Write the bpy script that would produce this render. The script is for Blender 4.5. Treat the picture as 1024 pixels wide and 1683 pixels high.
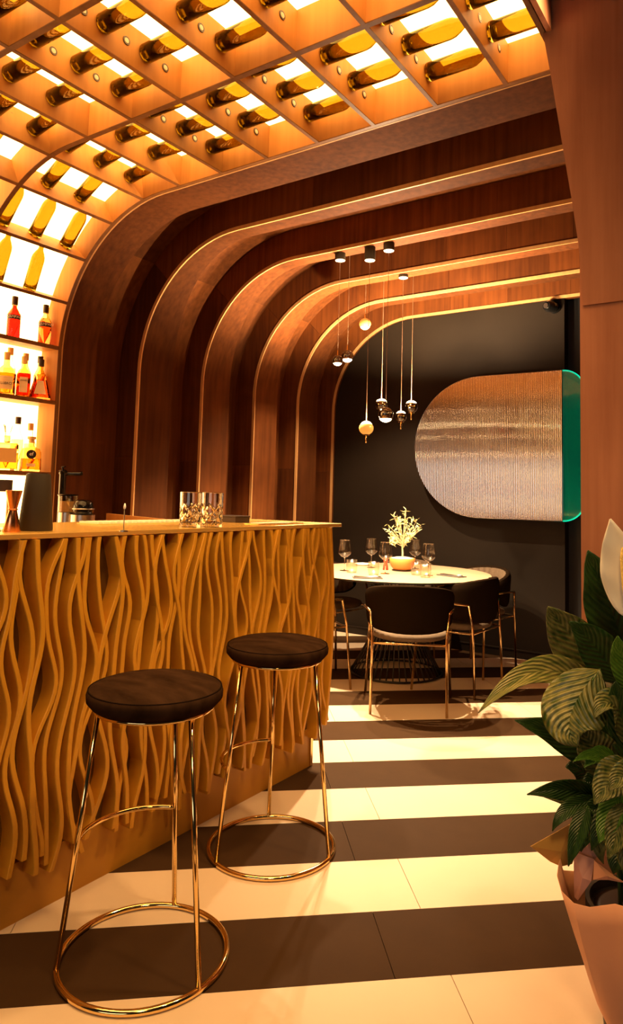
import bpy, math, random
from mathutils import Vector, Matrix
R = math.radians
pi = math.pi
random.seed(7)
scene = bpy.context.scene
for o in list(bpy.data.objects):
    bpy.data.objects.remove(o)
COL = scene.collection

# ------------------------------------------------------------------ camera
# room axes: X along the arch planes (to the right), Y down the arched tunnel, Z up
TH = .8451
F, YAW, PIT, ROL, HC, Y0T, CX, CY = 1146.42, .143, .0853, .0254, 1.2582, 1.9003, 548.21, 718.88


def f2r(x, y):
    """floor tile frame -> room frame"""
    return (x * math.sin(TH) - y * math.cos(TH), x * math.cos(TH) + y * math.sin(TH))


_r = f2r(math.cos(YAW), -math.sin(YAW))
_f = f2r(math.sin(YAW), math.cos(YAW))
R0 = Vector((_r[0], _r[1], 0)); F0 = Vector((_f[0], _f[1], 0)); Z1 = Vector((0, 0, 1))
FD = F0 * math.cos(PIT) + Z1 * math.sin(PIT)
U0 = -F0 * math.sin(PIT) + Z1 * math.cos(PIT)
RT = R0 * math.cos(ROL) + U0 * math.sin(ROL)
UP = -R0 * math.sin(ROL) + U0 * math.cos(ROL)
CAM = Vector((0, 0, HC))
cd = bpy.data.cameras.new('camera')
cam = bpy.data.objects.new('camera', cd); COL.objects.link(cam)
cd.sensor_fit = 'VERTICAL'; cd.sensor_height = 36; cd.sensor_width = 36
cd.lens = F * 36 / 1683
cd.shift_x = -(CX - 512) / 1683
cd.shift_y = (CY - 841.5) / 1683
cd.clip_start = .02
cam.matrix_world = Matrix(((RT.x, UP.x, -FD.x, CAM.x), (RT.y, UP.y, -FD.y, CAM.y), (RT.z, UP.z, -FD.z, CAM.z), (0, 0, 0, 1)))
scene.camera = cam


def ray(x, y):
    return FD + RT * ((x - CX) / F) - UP * ((y - CY) / F)


def pz(x, y, z=0.):
    r = ray(x, y); return CAM + r * ((z - HC) / r.z)


def pY(x, y, c):
    r = ray(x, y); return CAM + r * (c / r.y)


def pX(x, y, c):
    r = ray(x, y); return CAM + r * (c / r.x)


def pD(x, y, d):
    """point on a pixel's ray at a given distance along the view axis"""
    return CAM + ray(x, y) * d


def proj(q):
    q = Vector(q) - CAM; d = q.dot(FD)
    return (CX + F * q.dot(RT) / d, CY - F * q.dot(UP) / d, d)


# ------------------------------------------------------------------ world, light, exposure
scene.view_settings.view_transform = 'Standard'
scene.view_settings.look = 'None'
scene.view_settings.gamma = 1
scene.view_settings.use_curve_mapping = False
scene.view_settings.exposure = 0.0
w = bpy.data.worlds.new('world'); scene.world = w; w.use_nodes = True
w.node_tree.nodes['Background'].inputs[0].default_value = (1.0, .74, .5, 1)
w.node_tree.nodes['Background'].inputs[1].default_value = .012
RACK_LIGHT = 8.5          # strength of the lit panels behind the bottles
PENDANT = 30.0             # watts of one pendant lamp


def area(name, loc, target, sx, sy, watt, col, spread=180):
    l = bpy.data.lights.new(name, 'AREA'); l.shape = 'RECTANGLE'; l.size = sx; l.size_y = sy
    l.energy = watt; l.color = col; l.spread = R(spread)
    o = bpy.data.objects.new(name, l); COL.objects.link(o)
    o.location = loc
    o.rotation_euler = (Vector(target) - Vector(loc)).to_track_quat('-Z', 'Y').to_euler()
    return o


# assumed daylight: unseen area light added behind the camera for reeded glass reflections and fill, and unseen warm spots added to light the bar and floor
area('assumed_daylight', (-.2, -3.4, 1.55), (-1.0, 3, 1.3), 2.8, 1.2, 22, (1.0, .90, .80))


def spot(loc, target, watt, size, soft=.12, col=(1.0, .60, .25)):
    l = bpy.data.lights.new('unseen_spot', 'SPOT'); l.energy = watt; l.color = col; l.spot_size = R(size); l.spot_blend = .9; l.shadow_soft_size = soft
    o = bpy.data.objects.new('unseen_spot', l); COL.objects.link(o); o.location = loc
    o.rotation_euler = (Vector(target) - Vector(loc)).to_track_quat('-Z', 'Y').to_euler()


spot((-.42, 2.22, 3.15), (-1.95, 1.50, .65), 150, 60, .08)
spot((-.25, 1.5, 3.1), (-1.80, 2.25, .35), 105, 62, .08)
spot((.35, -.3, 3.1), (-.85, 1.5, 0), 125, 85, .25)


# ------------------------------------------------------------------ materials
def mat(name, col, rough=.5, metal=0., noise=0., scale=8., stretch=(1, 1, 1), bump=0., col2=None, sheen=0., coat=0., trans=0., ior=1.45, emit=None, estr=0., spec=.5):
    m = bpy.data.materials.new(name); m.use_nodes = True
    nt = m.node_tree; b = nt.nodes['Principled BSDF']
    b.inputs['Base Color'].default_value = (*col, 1)
    b.inputs['Roughness'].default_value = rough
    b.inputs['Metallic'].default_value = metal
    b.inputs['Sheen Weight'].default_value = sheen
    b.inputs['Coat Weight'].default_value = coat
    b.inputs['Transmission Weight'].default_value = trans
    b.inputs['IOR'].default_value = ior
    b.inputs['Specular IOR Level'].default_value = spec
    if emit:
        b.inputs['Emission Color'].default_value = (*emit, 1)
        b.inputs['Emission Strength'].default_value = estr
    if noise or bump or col2:
        tc = nt.nodes.new('ShaderNodeTexCoord'); mp = nt.nodes.new('ShaderNodeMapping')
        mp.inputs['Scale'].default_value = stretch
        nt.links.new(tc.outputs['Object'], mp.inputs[0])
        tx = nt.nodes.new('ShaderNodeTexNoise'); tx.inputs['Scale'].default_value = scale
        tx.inputs['Detail'].default_value = 6; tx.inputs['Roughness'].default_value = .6
        nt.links.new(mp.outputs[0], tx.inputs['Vector'])
        if noise or col2:
            rp = nt.nodes.new('ShaderNodeValToRGB')
            c2 = col2 or tuple(max(0, c * (1 - noise)) for c in col)
            rp.color_ramp.elements[0].position = .3; rp.color_ramp.elements[1].position = .7
            rp.color_ramp.elements[0].color = (*c2, 1)
            rp.color_ramp.elements[1].color = (*col, 1)
            nt.links.new(tx.outputs[0], rp.inputs[0])
            nt.links.new(rp.outputs[0], b.inputs['Base Color'])
        if bump:
            bp = nt.nodes.new('ShaderNodeBump'); bp.inputs['Strength'].default_value = bump; bp.inputs['Distance'].default_value = .01
            nt.links.new(tx.outputs[0], bp.inputs['Height']); nt.links.new(bp.outputs[0], b.inputs['Normal'])
    return m


def wood(name, col, col2, rough=.45, zgrain=True, coat=.0):
    """stained veneer: fine grain drawn out along one axis plus a slow mottling; each panel differs a little"""
    m = bpy.data.materials.new(name); m.use_nodes = True
    nt = m.node_tree; b = nt.nodes['Principled BSDF']; b.inputs['Roughness'].default_value = rough
    b.inputs['Coat Weight'].default_value = coat
    b.inputs['Specular IOR Level'].default_value = .08
    tc = nt.nodes.new('ShaderNodeTexCoord'); mp = nt.nodes.new('ShaderNodeMapping')
    mp.inputs['Scale'].default_value = (30, 30, 1.6) if zgrain else (30, 1.6, 30)
    nt.links.new(tc.outputs['Object'], mp.inputs[0])
    oi = nt.nodes.new('ShaderNodeObjectInfo')
    ad = nt.nodes.new('ShaderNodeVectorMath'); ad.operation = 'ADD'
    sc = nt.nodes.new('ShaderNodeVectorMath'); sc.operation = 'SCALE'; sc.inputs['Scale'].default_value = 40
    cb = nt.nodes.new('ShaderNodeCombineXYZ'); nt.links.new(oi.outputs['Random'], cb.inputs[0]); nt.links.new(oi.outputs['Random'], cb.inputs[2])
    nt.links.new(cb.outputs[0], sc.inputs[0]); nt.links.new(mp.outputs[0], ad.inputs[0]); nt.links.new(sc.outputs[0], ad.inputs[1])
    n1 = nt.nodes.new('ShaderNodeTexNoise'); n1.inputs['Scale'].default_value = 1.0; n1.inputs['Detail'].default_value = 5
    nt.links.new(ad.outputs[0], n1.inputs['Vector'])
    n2 = nt.nodes.new('ShaderNodeTexNoise'); n2.inputs['Scale'].default_value = 3.0; n2.inputs['Detail'].default_value = 3
    nt.links.new(tc.outputs['Object'], n2.inputs['Vector'])
    mx = nt.nodes.new('ShaderNodeMath'); mx.operation = 'MULTIPLY_ADD'; mx.inputs[1].default_value = .55
    ml = nt.nodes.new('ShaderNodeMath'); ml.operation = 'MULTIPLY'; ml.inputs[1].default_value = .45
    nt.links.new(n2.outputs[0], ml.inputs[0]); nt.links.new(n1.outputs[0], mx.inputs[0]); nt.links.new(ml.outputs[0], mx.inputs[2])
    rp = nt.nodes.new('ShaderNodeValToRGB'); rp.color_ramp.elements[0].position = .34; rp.color_ramp.elements[1].position = .64
    rp.color_ramp.elements[0].color = (*col2, 1); rp.color_ramp.elements[1].color = (*col, 1)
    nt.links.new(mx.outputs[0], rp.inputs[0])
    hs = nt.nodes.new('ShaderNodeHueSaturation')
    mr = nt.nodes.new('ShaderNodeMapRange'); mr.inputs['To Min'].default_value = .75; mr.inputs['To Max'].default_value = 1.3
    nt.links.new(oi.outputs['Random'], mr.inputs[0]); nt.links.new(mr.outputs[0], hs.inputs['Value'])
    nt.links.new(rp.outputs[0], hs.inputs['Color']); nt.links.new(hs.outputs[0], b.inputs['Base Color'])
    return m


def glass(name, col, rough=0., ior=1.45):
    m = bpy.data.materials.new(name); m.use_nodes = True
    nt = m.node_tree; nt.nodes.remove(nt.nodes['Principled BSDF'])
    g = nt.nodes.new('ShaderNodeBsdfGlass'); g.inputs[0].default_value = (*col, 1); g.inputs['Roughness'].default_value = rough; g.inputs['IOR'].default_value = ior
    nt.links.new(g.outputs[0], nt.nodes['Material Output'].inputs[0])
    return m


def thin_glass(name, tint, refl=.12, rough=.02):
    """thin walled glass: tinted see-through with a fresnel reflection"""
    m = bpy.data.materials.new(name); m.use_nodes = True
    nt = m.node_tree; nt.nodes.remove(nt.nodes['Principled BSDF'])
    t = nt.nodes.new('ShaderNodeBsdfTransparent'); t.inputs[0].default_value = (*tint, 1)
    g = nt.nodes.new('ShaderNodeBsdfGlossy'); g.inputs['Roughness'].default_value = rough
    fr = nt.nodes.new('ShaderNodeLayerWeight'); fr.inputs[0].default_value = .5
    pw = nt.nodes.new('ShaderNodeMath'); pw.operation = 'POWER'; pw.inputs[1].default_value = 4
    ma = nt.nodes.new('ShaderNodeMath'); ma.operation = 'MULTIPLY_ADD'; ma.inputs[1].default_value = .6; ma.inputs[2].default_value = refl * .4
    nt.links.new(fr.outputs['Facing'], pw.inputs[0]); nt.links.new(pw.outputs[0], ma.inputs[0])
    mx = nt.nodes.new('ShaderNodeMixShader')
    nt.links.new(ma.outputs[0], mx.inputs[0]); nt.links.new(t.outputs[0], mx.inputs[1]); nt.links.new(g.outputs[0], mx.inputs[2])
    nt.links.new(mx.outputs[0], nt.nodes['Material Output'].inputs[0])
    return m


def emit(name, col, s):
    m = bpy.data.materials.new(name); m.use_nodes = True
    nt = m.node_tree; nt.nodes.remove(nt.nodes['Principled BSDF'])
    e = nt.nodes.new('ShaderNodeEmission'); e.inputs[0].default_value = (*col, 1); e.inputs[1].default_value = s
    nt.links.new(e.outputs[0], nt.nodes['Material Output'].inputs[0])
    return m


def leafmat(name, dark, light, rough=.32):
    """glossy leaf: paler veins from the midrib, golden reflections painted into the stripes (uses the leaf's own UV)"""
    m = bpy.data.materials.new(name); m.use_nodes = True
    nt = m.node_tree; b = nt.nodes['Principled BSDF']; b.inputs['Roughness'].default_value = rough
    b.inputs['Subsurface Weight'].default_value = 0
    uv = nt.nodes.new('ShaderNodeUVMap'); sp = nt.nodes.new('ShaderNodeSeparateXYZ'); nt.links.new(uv.outputs[0], sp.inputs[0])
    # |v-.5| bends the veins forward
    s1 = nt.nodes.new('ShaderNodeMath'); s1.operation = 'SUBTRACT'; s1.inputs[1].default_value = .5; nt.links.new(sp.outputs[1], s1.inputs[0])
    ab = nt.nodes.new('ShaderNodeMath'); ab.operation = 'ABSOLUTE'; nt.links.new(s1.outputs[0], ab.inputs[0])
    m1 = nt.nodes.new('ShaderNodeMath'); m1.operation = 'MULTIPLY_ADD'; m1.inputs[1].default_value = -.62
    nt.links.new(ab.outputs[0], m1.inputs[0]); nt.links.new(sp.outputs[0], m1.inputs[2])
    m2 = nt.nodes.new('ShaderNodeMath'); m2.operation = 'MULTIPLY'; m2.inputs[1].default_value = 78; nt.links.new(m1.outputs[0], m2.inputs[0])
    sn = nt.nodes.new('ShaderNodeMath'); sn.operation = 'SINE'; nt.links.new(m2.outputs[0], sn.inputs[0])
    nz = nt.nodes.new('ShaderNodeTexNoise'); nz.inputs['Scale'].default_value = 7; nt.links.new(uv.outputs[0], nz.inputs['Vector'])
    m3 = nt.nodes.new('ShaderNodeMath'); m3.operation = 'MULTIPLY_ADD'; m3.inputs[1].default_value = .10; m3.inputs[2].default_value = .1
    nt.links.new(sn.outputs[0], m3.inputs[0])
    m4 = nt.nodes.new('ShaderNodeMath'); m4.operation = 'ADD'; nt.links.new(m3.outputs[0], m4.inputs[0]); nt.links.new(nz.outputs[0], m4.inputs[1])
    rp = nt.nodes.new('ShaderNodeValToRGB'); rp.color_ramp.elements[0].position = .4; rp.color_ramp.elements[1].position = .95
    rp.color_ramp.elements[0].color = (*dark, 1); rp.color_ramp.elements[1].color = (*light, 1)
    nt.links.new(m4.outputs[0], rp.inputs[0]); nt.links.new(rp.outputs[0], b.inputs['Base Color'])
    bp = nt.nodes.new('ShaderNodeBump'); bp.inputs['Strength'].default_value = .5; bp.inputs['Distance'].default_value = .004
    nt.links.new(sn.outputs[0], bp.inputs['Height']); nt.links.new(bp.outputs[0], b.inputs['Normal'])
    return m


M = {}
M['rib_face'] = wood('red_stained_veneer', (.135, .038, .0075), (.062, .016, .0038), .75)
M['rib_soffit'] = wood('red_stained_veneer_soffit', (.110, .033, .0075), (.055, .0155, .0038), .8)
M['edge'] = wood('pale_plywood_edge', (.62, .33, .12), (.48, .24, .09), .45)
M['portal'] = wood('pale_red_veneer', (.36, .150, .085), (.25, .095, .052), .55)  # paler and pinker than the arch veneer
M['rack'] = wood('rack_veneer', (.44, .20, .052), (.36, .155, .038), .5)
M['rack_edge'] = wood('rack_front_edge', (.20, .085, .028), (.13, .05, .016), .45)  # rack wood with the unlit look of its front edges in the colour
M['lit'] = emit('lit_panel', (1.0, .56, .19), RACK_LIGHT)
M['tile_white'] = mat('cream_tile', (.72, .555, .39), .55, noise=.05, scale=3, spec=.3)
M['tile_dark'] = mat('charcoal_tile', (.056, .028, .012), .7, noise=.12, scale=9, spec=.05)
M['grout'] = mat('grout', (.05, .035, .02), .9)
M['wall'] = mat('charcoal_plaster', (.017, .0105, .006), .6, noise=.25, scale=2, spec=.2)
M['black'] = mat('matt_black', (.008, .008, .009), .6)
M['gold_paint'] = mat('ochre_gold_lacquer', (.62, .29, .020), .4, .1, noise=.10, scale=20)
M['gold_back'] = mat('ochre_gold_backing', (.14, .060, .006), .5, .1, noise=.12, scale=14)  # dark gold, deepened further for the shadow between the slats
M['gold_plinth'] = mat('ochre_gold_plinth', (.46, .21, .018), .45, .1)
M['brass_top'] = mat('brushed_brass_top', (.85, .52, .13), .25, .6)
M['brass'] = mat('polished_brass', (.90, .66, .30), .10, 1.)
M['brass_dull'] = mat('aged_brass', (.62, .42, .20), .18, 1.)
M['velvet'] = mat('dark_brown_velvet', (.042, .021, .011), 1., noise=.6, scale=7, stretch=(1, 2.5, 1), spec=.0)
M['velvet_black'] = mat('black_velvet', (.012, .007, .004), 1., spec=.0)
M['velvet_grey'] = mat('taupe_velvet', (.15, .105, .07), 1., spec=.0, noise=.2, scale=60)
M['wire'] = mat('black_powder_coat', (.010, .008, .007), .4)
M['table'] = mat('pale_table_top', (.42, .29, .18), .4, noise=.15, scale=5)
M['terracotta'] = mat('terracotta', (.62, .20, .04), .6)
M['soil'] = mat('white_gravel', (.75, .68, .55), .9, noise=.3, scale=60)
M['olive_leaf'] = mat('olive_leaf', (.72, .72, .34), .5)
M['bark'] = mat('pale_bark', (.55, .45, .26), .8)
M['clear'] = thin_glass('clear_glass', (.97, .95, .9), .2, .12)
M['smoke'] = thin_glass('smoked_glass', (.45, .36, .26), .3)
M['amber'] = thin_glass('amber_glass', (.9, .5, .16), .3)
M['amber_solid'] = mat('amber_globe', (.75, .35, .08), .2, emit=(1, .42, .08), estr=.4)
M['crystal'] = glass('cut_crystal', (.99, .97, .93), 0, 1.5)
M['olive'] = glass('olive_bottle_glass', (.66, .58, .27), 0, 1.35)
M['cap'] = mat('dark_foil_cap', (.05, .03, .015), .35, .4)
M['cork'] = mat('cap_disc', (.5, .38, .24), .5)
M['bulb'] = emit('lamp_disc', (1.0, .68, .36), 26)
M['cord'] = mat('pendant_cord', (.30, .17, .09), .5)
M['white'] = mat('white_enamel', (.8, .76, .7), .4)
M['steel'] = mat('brushed_steel', (.55, .5, .44), .3, 1.)
M['chrome_black'] = mat('gloss_black', (.006, .006, .006), .12)
M['cone'] = mat('dark_grey_cone', (.036, .025, .014), .6, spec=.2)
M['copper'] = mat('copper', (.75, .32, .14), .22, 1.)
M['leather'] = mat('brown_leather_box', (.045, .025, .018), .5)
M['paper'] = mat('paper', (.82, .76, .66), .7)
M['napkin'] = mat('grey_napkin', (.06, .05, .045), .9)
M['red'] = mat('red_wax', (.55, .05, .02), .5)
M['leaf_dark'] = leafmat('peace_lily_leaf_dark', (.010, .040, .006), (.045, .10, .018))
M['leaf_mid'] = leafmat('peace_lily_leaf', (.020, .055, .008), (.30, .27, .08))  # gold reflections painted into the pale stripes
M['leaf_pale'] = leafmat('peace_lily_leaf_pale', (.085, .12, .022), (.46, .38, .12))
M['leaf_bright'] = leafmat('peace_lily_leaf_bright', (.045, .14, .010), (.14, .28, .03))
M['stem'] = mat('leaf_stem', (.07, .15, .03), .5)
M['spathe'] = mat('white_spathe', (.92, .86, .72), .45)
M['spadix'] = mat('spadix', (.75, .55, .16), .8, bump=.8, scale=120)
M['pot'] = mat('grey_plastic_pot', (.045, .036, .032), .6)
M['wrap'] = mat('peach_wrapping_paper', (.80, .40, .24), .55, noise=.12, scale=4)
M['kraft'] = mat('ochre_wrapping_paper', (.72, .40, .10), .55, noise=.1, scale=6)
M['pinkwrap'] = mat('pink_wrapping_paper', (.62, .32, .26), .6, noise=.12, scale=5)
M['red_liquor'] = glass('red_liquor', (.95, .10, .12), 0, 1.33)
M['pink_liquor'] = glass('pink_liquor', (.98, .45, .33), 0, 1.33)
M['amber_liquor'] = glass('amber_liquor', (.95, .52, .14), 0, 1.33)
M['brown_liquor'] = glass('brown_liquor', (.70, .25, .05), 0, 1.33)
M['pale_liquor'] = glass('pale_liquor', (.98, .88, .66), 0, 1.33)
M['label'] = mat('tan_label', (.80, .50, .18), .6)
M['label_cream'] = mat('cream_label', (.95, .74, .42), .6)
M['label_black'] = mat('black_label', (.02, .012, .012), .5)
M['ink'] = mat('dark_print', (.03, .02, .02), .6)
M['letter'] = mat('white_print', (.9, .85, .75), .6)
M['reed'] = mat('reeded_mirror_glass', (.78, .76, .72), .10, .96)
M['green_glass'] = mat('green_glass', (.0, .40, .24), .10, .0, trans=.75, coat=1., emit=(.0, .5, .3), estr=.05)  # faint emission stands in for light caught in the glass
M['green_edge'] = mat('edge_lit_green_glass', (.0, .8, .5), .2, emit=(.0, 1., .6), estr=.8)  # emission stands in for the bright rim of the glass


# ------------------------------------------------------------------ mesh helpers
class MB:
    def __init__(s):
        s.v = []; s.f = []; s.uv = {}

    def add(s, vs, fs):
        n = len(s.v); s.v += [Vector(p) for p in vs]; s.f += [tuple(i + n for i in f) for f in fs]; return s

    def box(s, x0, x1, y0, y1, z0, z1):
        return s.add([(x0, y0, z0), (x1, y0, z0), (x1, y1, z0), (x0, y1, z0), (x0, y0, z1), (x1, y0, z1), (x1, y1, z1), (x0, y1, z1)],
                     [(3, 2, 1, 0), (4, 5, 6, 7), (0, 1, 5, 4), (1, 2, 6, 5), (2, 3, 7, 6), (3, 0, 4, 7)])

    def tube(s, pts, r, n=8, closed=False, caps=True):
        pts = [Vector(p) for p in pts]; k = len(pts); rs = r if isinstance(r, (list, tuple)) else [r] * k
        base = len(s.v); up = None
        for i, p in enumerate(pts):
            if closed: t = pts[(i + 1) % k] - pts[i - 1]
            else: t = pts[min(i + 1, k - 1)] - pts[max(i - 1, 0)]
            t.normalize()
            if up is None:
                a = Vector((0, 0, 1)) if abs(t.z) < .9 else Vector((1, 0, 0)); up = (a - t * a.dot(t)).normalized()
            else:
                up = (up - t * up.dot(t)).normalized()
            b = t.cross(up)
            for j in range(n):
                a = 2 * pi * j / n; s.v.append(p + (up * math.cos(a) + b * math.sin(a)) * rs[i])
        m = k if closed else k - 1
        for i in range(m):
            for j in range(n):
                a = base + i * n + j; b2 = base + i * n + (j + 1) % n; c = base + ((i + 1) % k) * n + (j + 1) % n; d = base + ((i + 1) % k) * n + j
                s.f.append((a, b2, c, d))
        if caps and not closed:
            s.f.append(tuple(base + j for j in range(n))[::-1]); s.f.append(tuple(base + (k - 1) * n + j for j in range(n)))
        return s

    def lathe(s, prof, n=24, c=(0, 0, 0), closed=False, caps=True):
        """prof: (r, z) list; rings about z"""
        base = len(s.v); c = Vector(c); k = len(prof)
        for r, z in prof:
            for j in range(n):
                a = 2 * pi * j / n; s.v.append(c + Vector((r * math.cos(a), r * math.sin(a), z)))
        for i in range(k if closed else k - 1):
            for j in range(n):
                i2 = (i + 1) % k
                s.f.append((base + i * n + j, base + i * n + (j + 1) % n, base + i2 * n + (j + 1) % n, base + i2 * n + j))
        if not closed and caps:
            if prof[0][0] > 1e-5: s.f.append(tuple(base + j for j in range(n))[::-1])
            if prof[-1][0] > 1e-5: s.f.append(tuple(base + (k - 1) * n + j for j in range(n)))
        return s

    def grid(s, fn, nu, nv, uv=False, closed_u=False):
        base = len(s.v)
        for i in range(nu + (0 if closed_u else 1)):
            for j in range(nv + 1):
                s.v.append(Vector(fn(i / nu, j / nv)))
                if uv: s.uv[len(s.v) - 1] = (i / nu, j / nv)
        m = nu if closed_u else nu + 1
        for i in range(nu):
            for j in range(nv):
                a = base + i * (nv + 1) + j; b = base + ((i + 1) % m) * (nv + 1) + j
                s.f.append((a, b, b + 1, a + 1))
        return s

    def prism(s, poly, axis, a, b):
        """extrude a 2d polygon between a and b along axis ('x','y','z')"""
        def p3(u, v, t):
            return {'x': (t, u, v), 'y': (u, t, v), 'z': (u, v, t)}[axis]
        n = len(poly); base = len(s.v)
        for t in (a, b):
            for u, v in poly: s.v.append(Vector(p3(u, v, t)))
        s.f.append(tuple(base + i for i in range(n))); s.f.append(tuple(base + n + i for i in range(n))[::-1])
        for i in range(n):
            j = (i + 1) % n; s.f.append((base + i, base + j, base + n + j, base + n + i))
        return s

    def build(s, name, m, parent=None, smooth=False, angle=None, world=False, solid=0., bevel=0.):
        me = bpy.data.meshes.new(name)
        vs = s.v
        if world and parent is not None:
            inv = mat_of(parent).inverted(); vs = [inv @ v for v in vs]
        me.from_pydata([tuple(v) for v in vs], [], s.f)
        me.update()
        import bmesh
        bm = bmesh.new(); bm.from_mesh(me)
        if not s.uv and not solid: bmesh.ops.recalc_face_normals(bm, faces=bm.faces)
        bm.to_mesh(me); bm.free()
        if s.uv:
            l = me.uv_layers.new(name='UVMap')
            for lp in me.loops: l.data[lp.index].uv = s.uv.get(lp.vertex_index, (0, 0))
        me.materials.append(M[m] if isinstance(m, str) else m)
        if smooth: me.shade_smooth()
        if angle: 
            me.shade_smooth()
            me.set_sharp_from_angle(angle=R(angle))
        o = bpy.data.objects.new(name, me); COL.objects.link(o); o.parent = parent
        if solid:
            md = o.modifiers.new('Solidify', 'SOLIDIFY'); md.thickness = solid; md.offset = 0
        if bevel:
            md = o.modifiers.new('Bevel', 'BEVEL'); md.width = bevel; md.segments = 2; md.limit_method = 'ANGLE'
        return o


_MATS = {}


def mat_of(o):
    if o.name in _MATS: return _MATS[o.name]
    return mat_of(o.parent) if o.parent else Matrix.Identity(4)


def tag(o, label, cat, group=None):
    o['label'] = label; o['category'] = cat
    if group: o['group'] = group
    return o


def thing(name, label, cat, loc=(0, 0, 0), rz=0., group=None, rot=None):
    o = bpy.data.objects.new(name, None); COL.objects.link(o)
    o.location = loc
    mr = rot.to_matrix() if rot is not None else Matrix.Rotation(rz, 3, 'Z')
    o.rotation_euler = mr.to_euler()
    o.empty_display_size = .05
    _MATS[o.name] = Matrix.Translation(Vector(loc)) @ mr.to_4x4()
    if cat: tag(o, label, cat, group)
    return o


def structure(name, label=None, loc=(0, 0, 0)):
    o = thing(name, None, None, loc); o['kind'] = 'structure'
    if label: o['label'] = label
    return o


def dup(root, loc, rz, label, group=None, rot=None):
    r = root.copy(); COL.objects.link(r); r.location = loc
    mr = rot.to_matrix() if rot is not None else Matrix.Rotation(rz, 3, 'Z')
    r.rotation_euler = mr.to_euler()
    r['label'] = label
    if group: r['group'] = group
    for ch in list(root.children):
        c = ch.copy(); COL.objects.link(c); c.parent = r
        for g in list(ch.children):
            d = g.copy(); COL.objects.link(d); d.parent = c
    return r


def text(body, size, m, parent, loc, rot, name='lettering'):
    cu = bpy.data.curves.new(name, 'FONT'); cu.body = body; cu.size = size; cu.align_x = 'CENTER'; cu.align_y = 'CENTER'; cu.extrude = .0004
    t = bpy.data.objects.new(name, cu); COL.objects.link(t)
    bpy.context.view_layer.update()
    me = bpy.data.meshes.new_from_object(t)
    bpy.data.objects.remove(t)
    me.materials.clear(); me.materials.append(M[m]); me.name = name
    o = bpy.data.objects.new(name, me); COL.objects.link(o); o.parent = parent
    o.location = loc; o.rotation_euler = rot
    return o


# ------------------------------------------------------------------ arch profile
XL, XR, ZT, RAD = -3.717, -.64, 2.918, .84
ZC = ZT - RAD                      # spring line
ARC = RAD * pi / 2
XC = XL + RAD
YA = [2.595 + .6143 * k for k in range(5)] + [5.636]   # arch planes; the last one lies on the back wall


def prof(s, off=0.):
    """point (X, Z) on the arch profile at arc length s from the floor, pushed outwards by off; and the tangent"""
    if s <= ZC: return (XL - off, s), (0, 1)
    if s <= ZC + ARC:
        a = (s - ZC) / RAD
        return (XC - (RAD + off) * math.cos(a), ZC + (RAD + off) * math.sin(a)), (math.sin(a), math.cos(a))
    return (XC + s - ZC - ARC, ZT + off), (1, 0)


SEND = ZC + ARC + (XR - XC)
SRACK = ZC + ARC + (-.69 - XC)


def srange(s0, s1, full=True):
    pts = [s0]
    for k in range(1, 20):
        t = ZC + ARC * k / 20
        if s0 + .004 < t < s1 - .004: pts.append(t)
    for t in (ZC, ZC + ARC):
        if s0 + .004 < t < s1 - .004: pts.append(t)
    pts.append(s1)
    return sorted(set(pts))


def arch_slab(s0, s1, o0, o1, y0, y1):
    """closed curved board between offsets o0..o1 and planes y0..y1 (y1 may be a function of s)"""
    mb = MB(); ss = srange(s0, s1); n = len(ss)
    fy = y1 if callable(y1) else (lambda s: y1)
    for s in ss:
        (xa, za), _ = prof(s, o0); (xb, zb), _ = prof(s, o1)
        mb.v += [Vector((xa, y0, za)), Vector((xb, y0, zb)), Vector((xb, fy(s), zb)), Vector((xa, fy(s), za))]
    for i in range(n - 1):
        for j in range(4):
            a = i * 4 + j; b = i * 4 + (j + 1) % 4
            mb.f.append((a, b, b + 4, a + 4))
    mb.f.append((0, 1, 2, 3)); e = (n - 1) * 4; mb.f.append((e + 3, e + 2, e + 1, e))
    return mb


# ------------------------------------------------------------------ floor of long striped tiles
floor = structure('floor', 'striped floor of long cream and charcoal tiles')
MB().box(-5.2, 2.6, -1.2, 6.4, -.06, -.006).build('screed', 'grout', floor)
tw = MB().box(0, 1.198, 0, .2985, -.006, 0); td = MB().box(0, 1.198, 0, .2985, -.006, 0)
TW = tw.build('tile', 'tile_white', floor); TD = td.build('tile', 'tile_dark', floor)
used = {'w': False, 'd': False}
rz_floor = math.atan2(f2r(1, 0)[1], f2r(1, 0)[0])
for k in range(-9, 24):
    dark = k % 2 == 0
    j0 = .474 if dark else .6255
    for i in range(-6, 6):
        x = j0 + 1.2 * i; y = Y0T + .3 * k
        cx_, cy_ = f2r(x + .6, y + .15)
        if not (-4.6 < cx_ < 1.6 and .15 < cy_ < 6.2): continue
        src = TD if dark else TW; key = 'd' if dark else 'w'
        if used[key]:
            o = src.copy(); COL.objects.link(o); o.parent = floor
        else:
            o = src; used[key] = True
        px, py = f2r(x + .001, y + .00075)
        o.location = (px, py, 0); o.rotation_euler = (0, 0, rz_floor)

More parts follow.
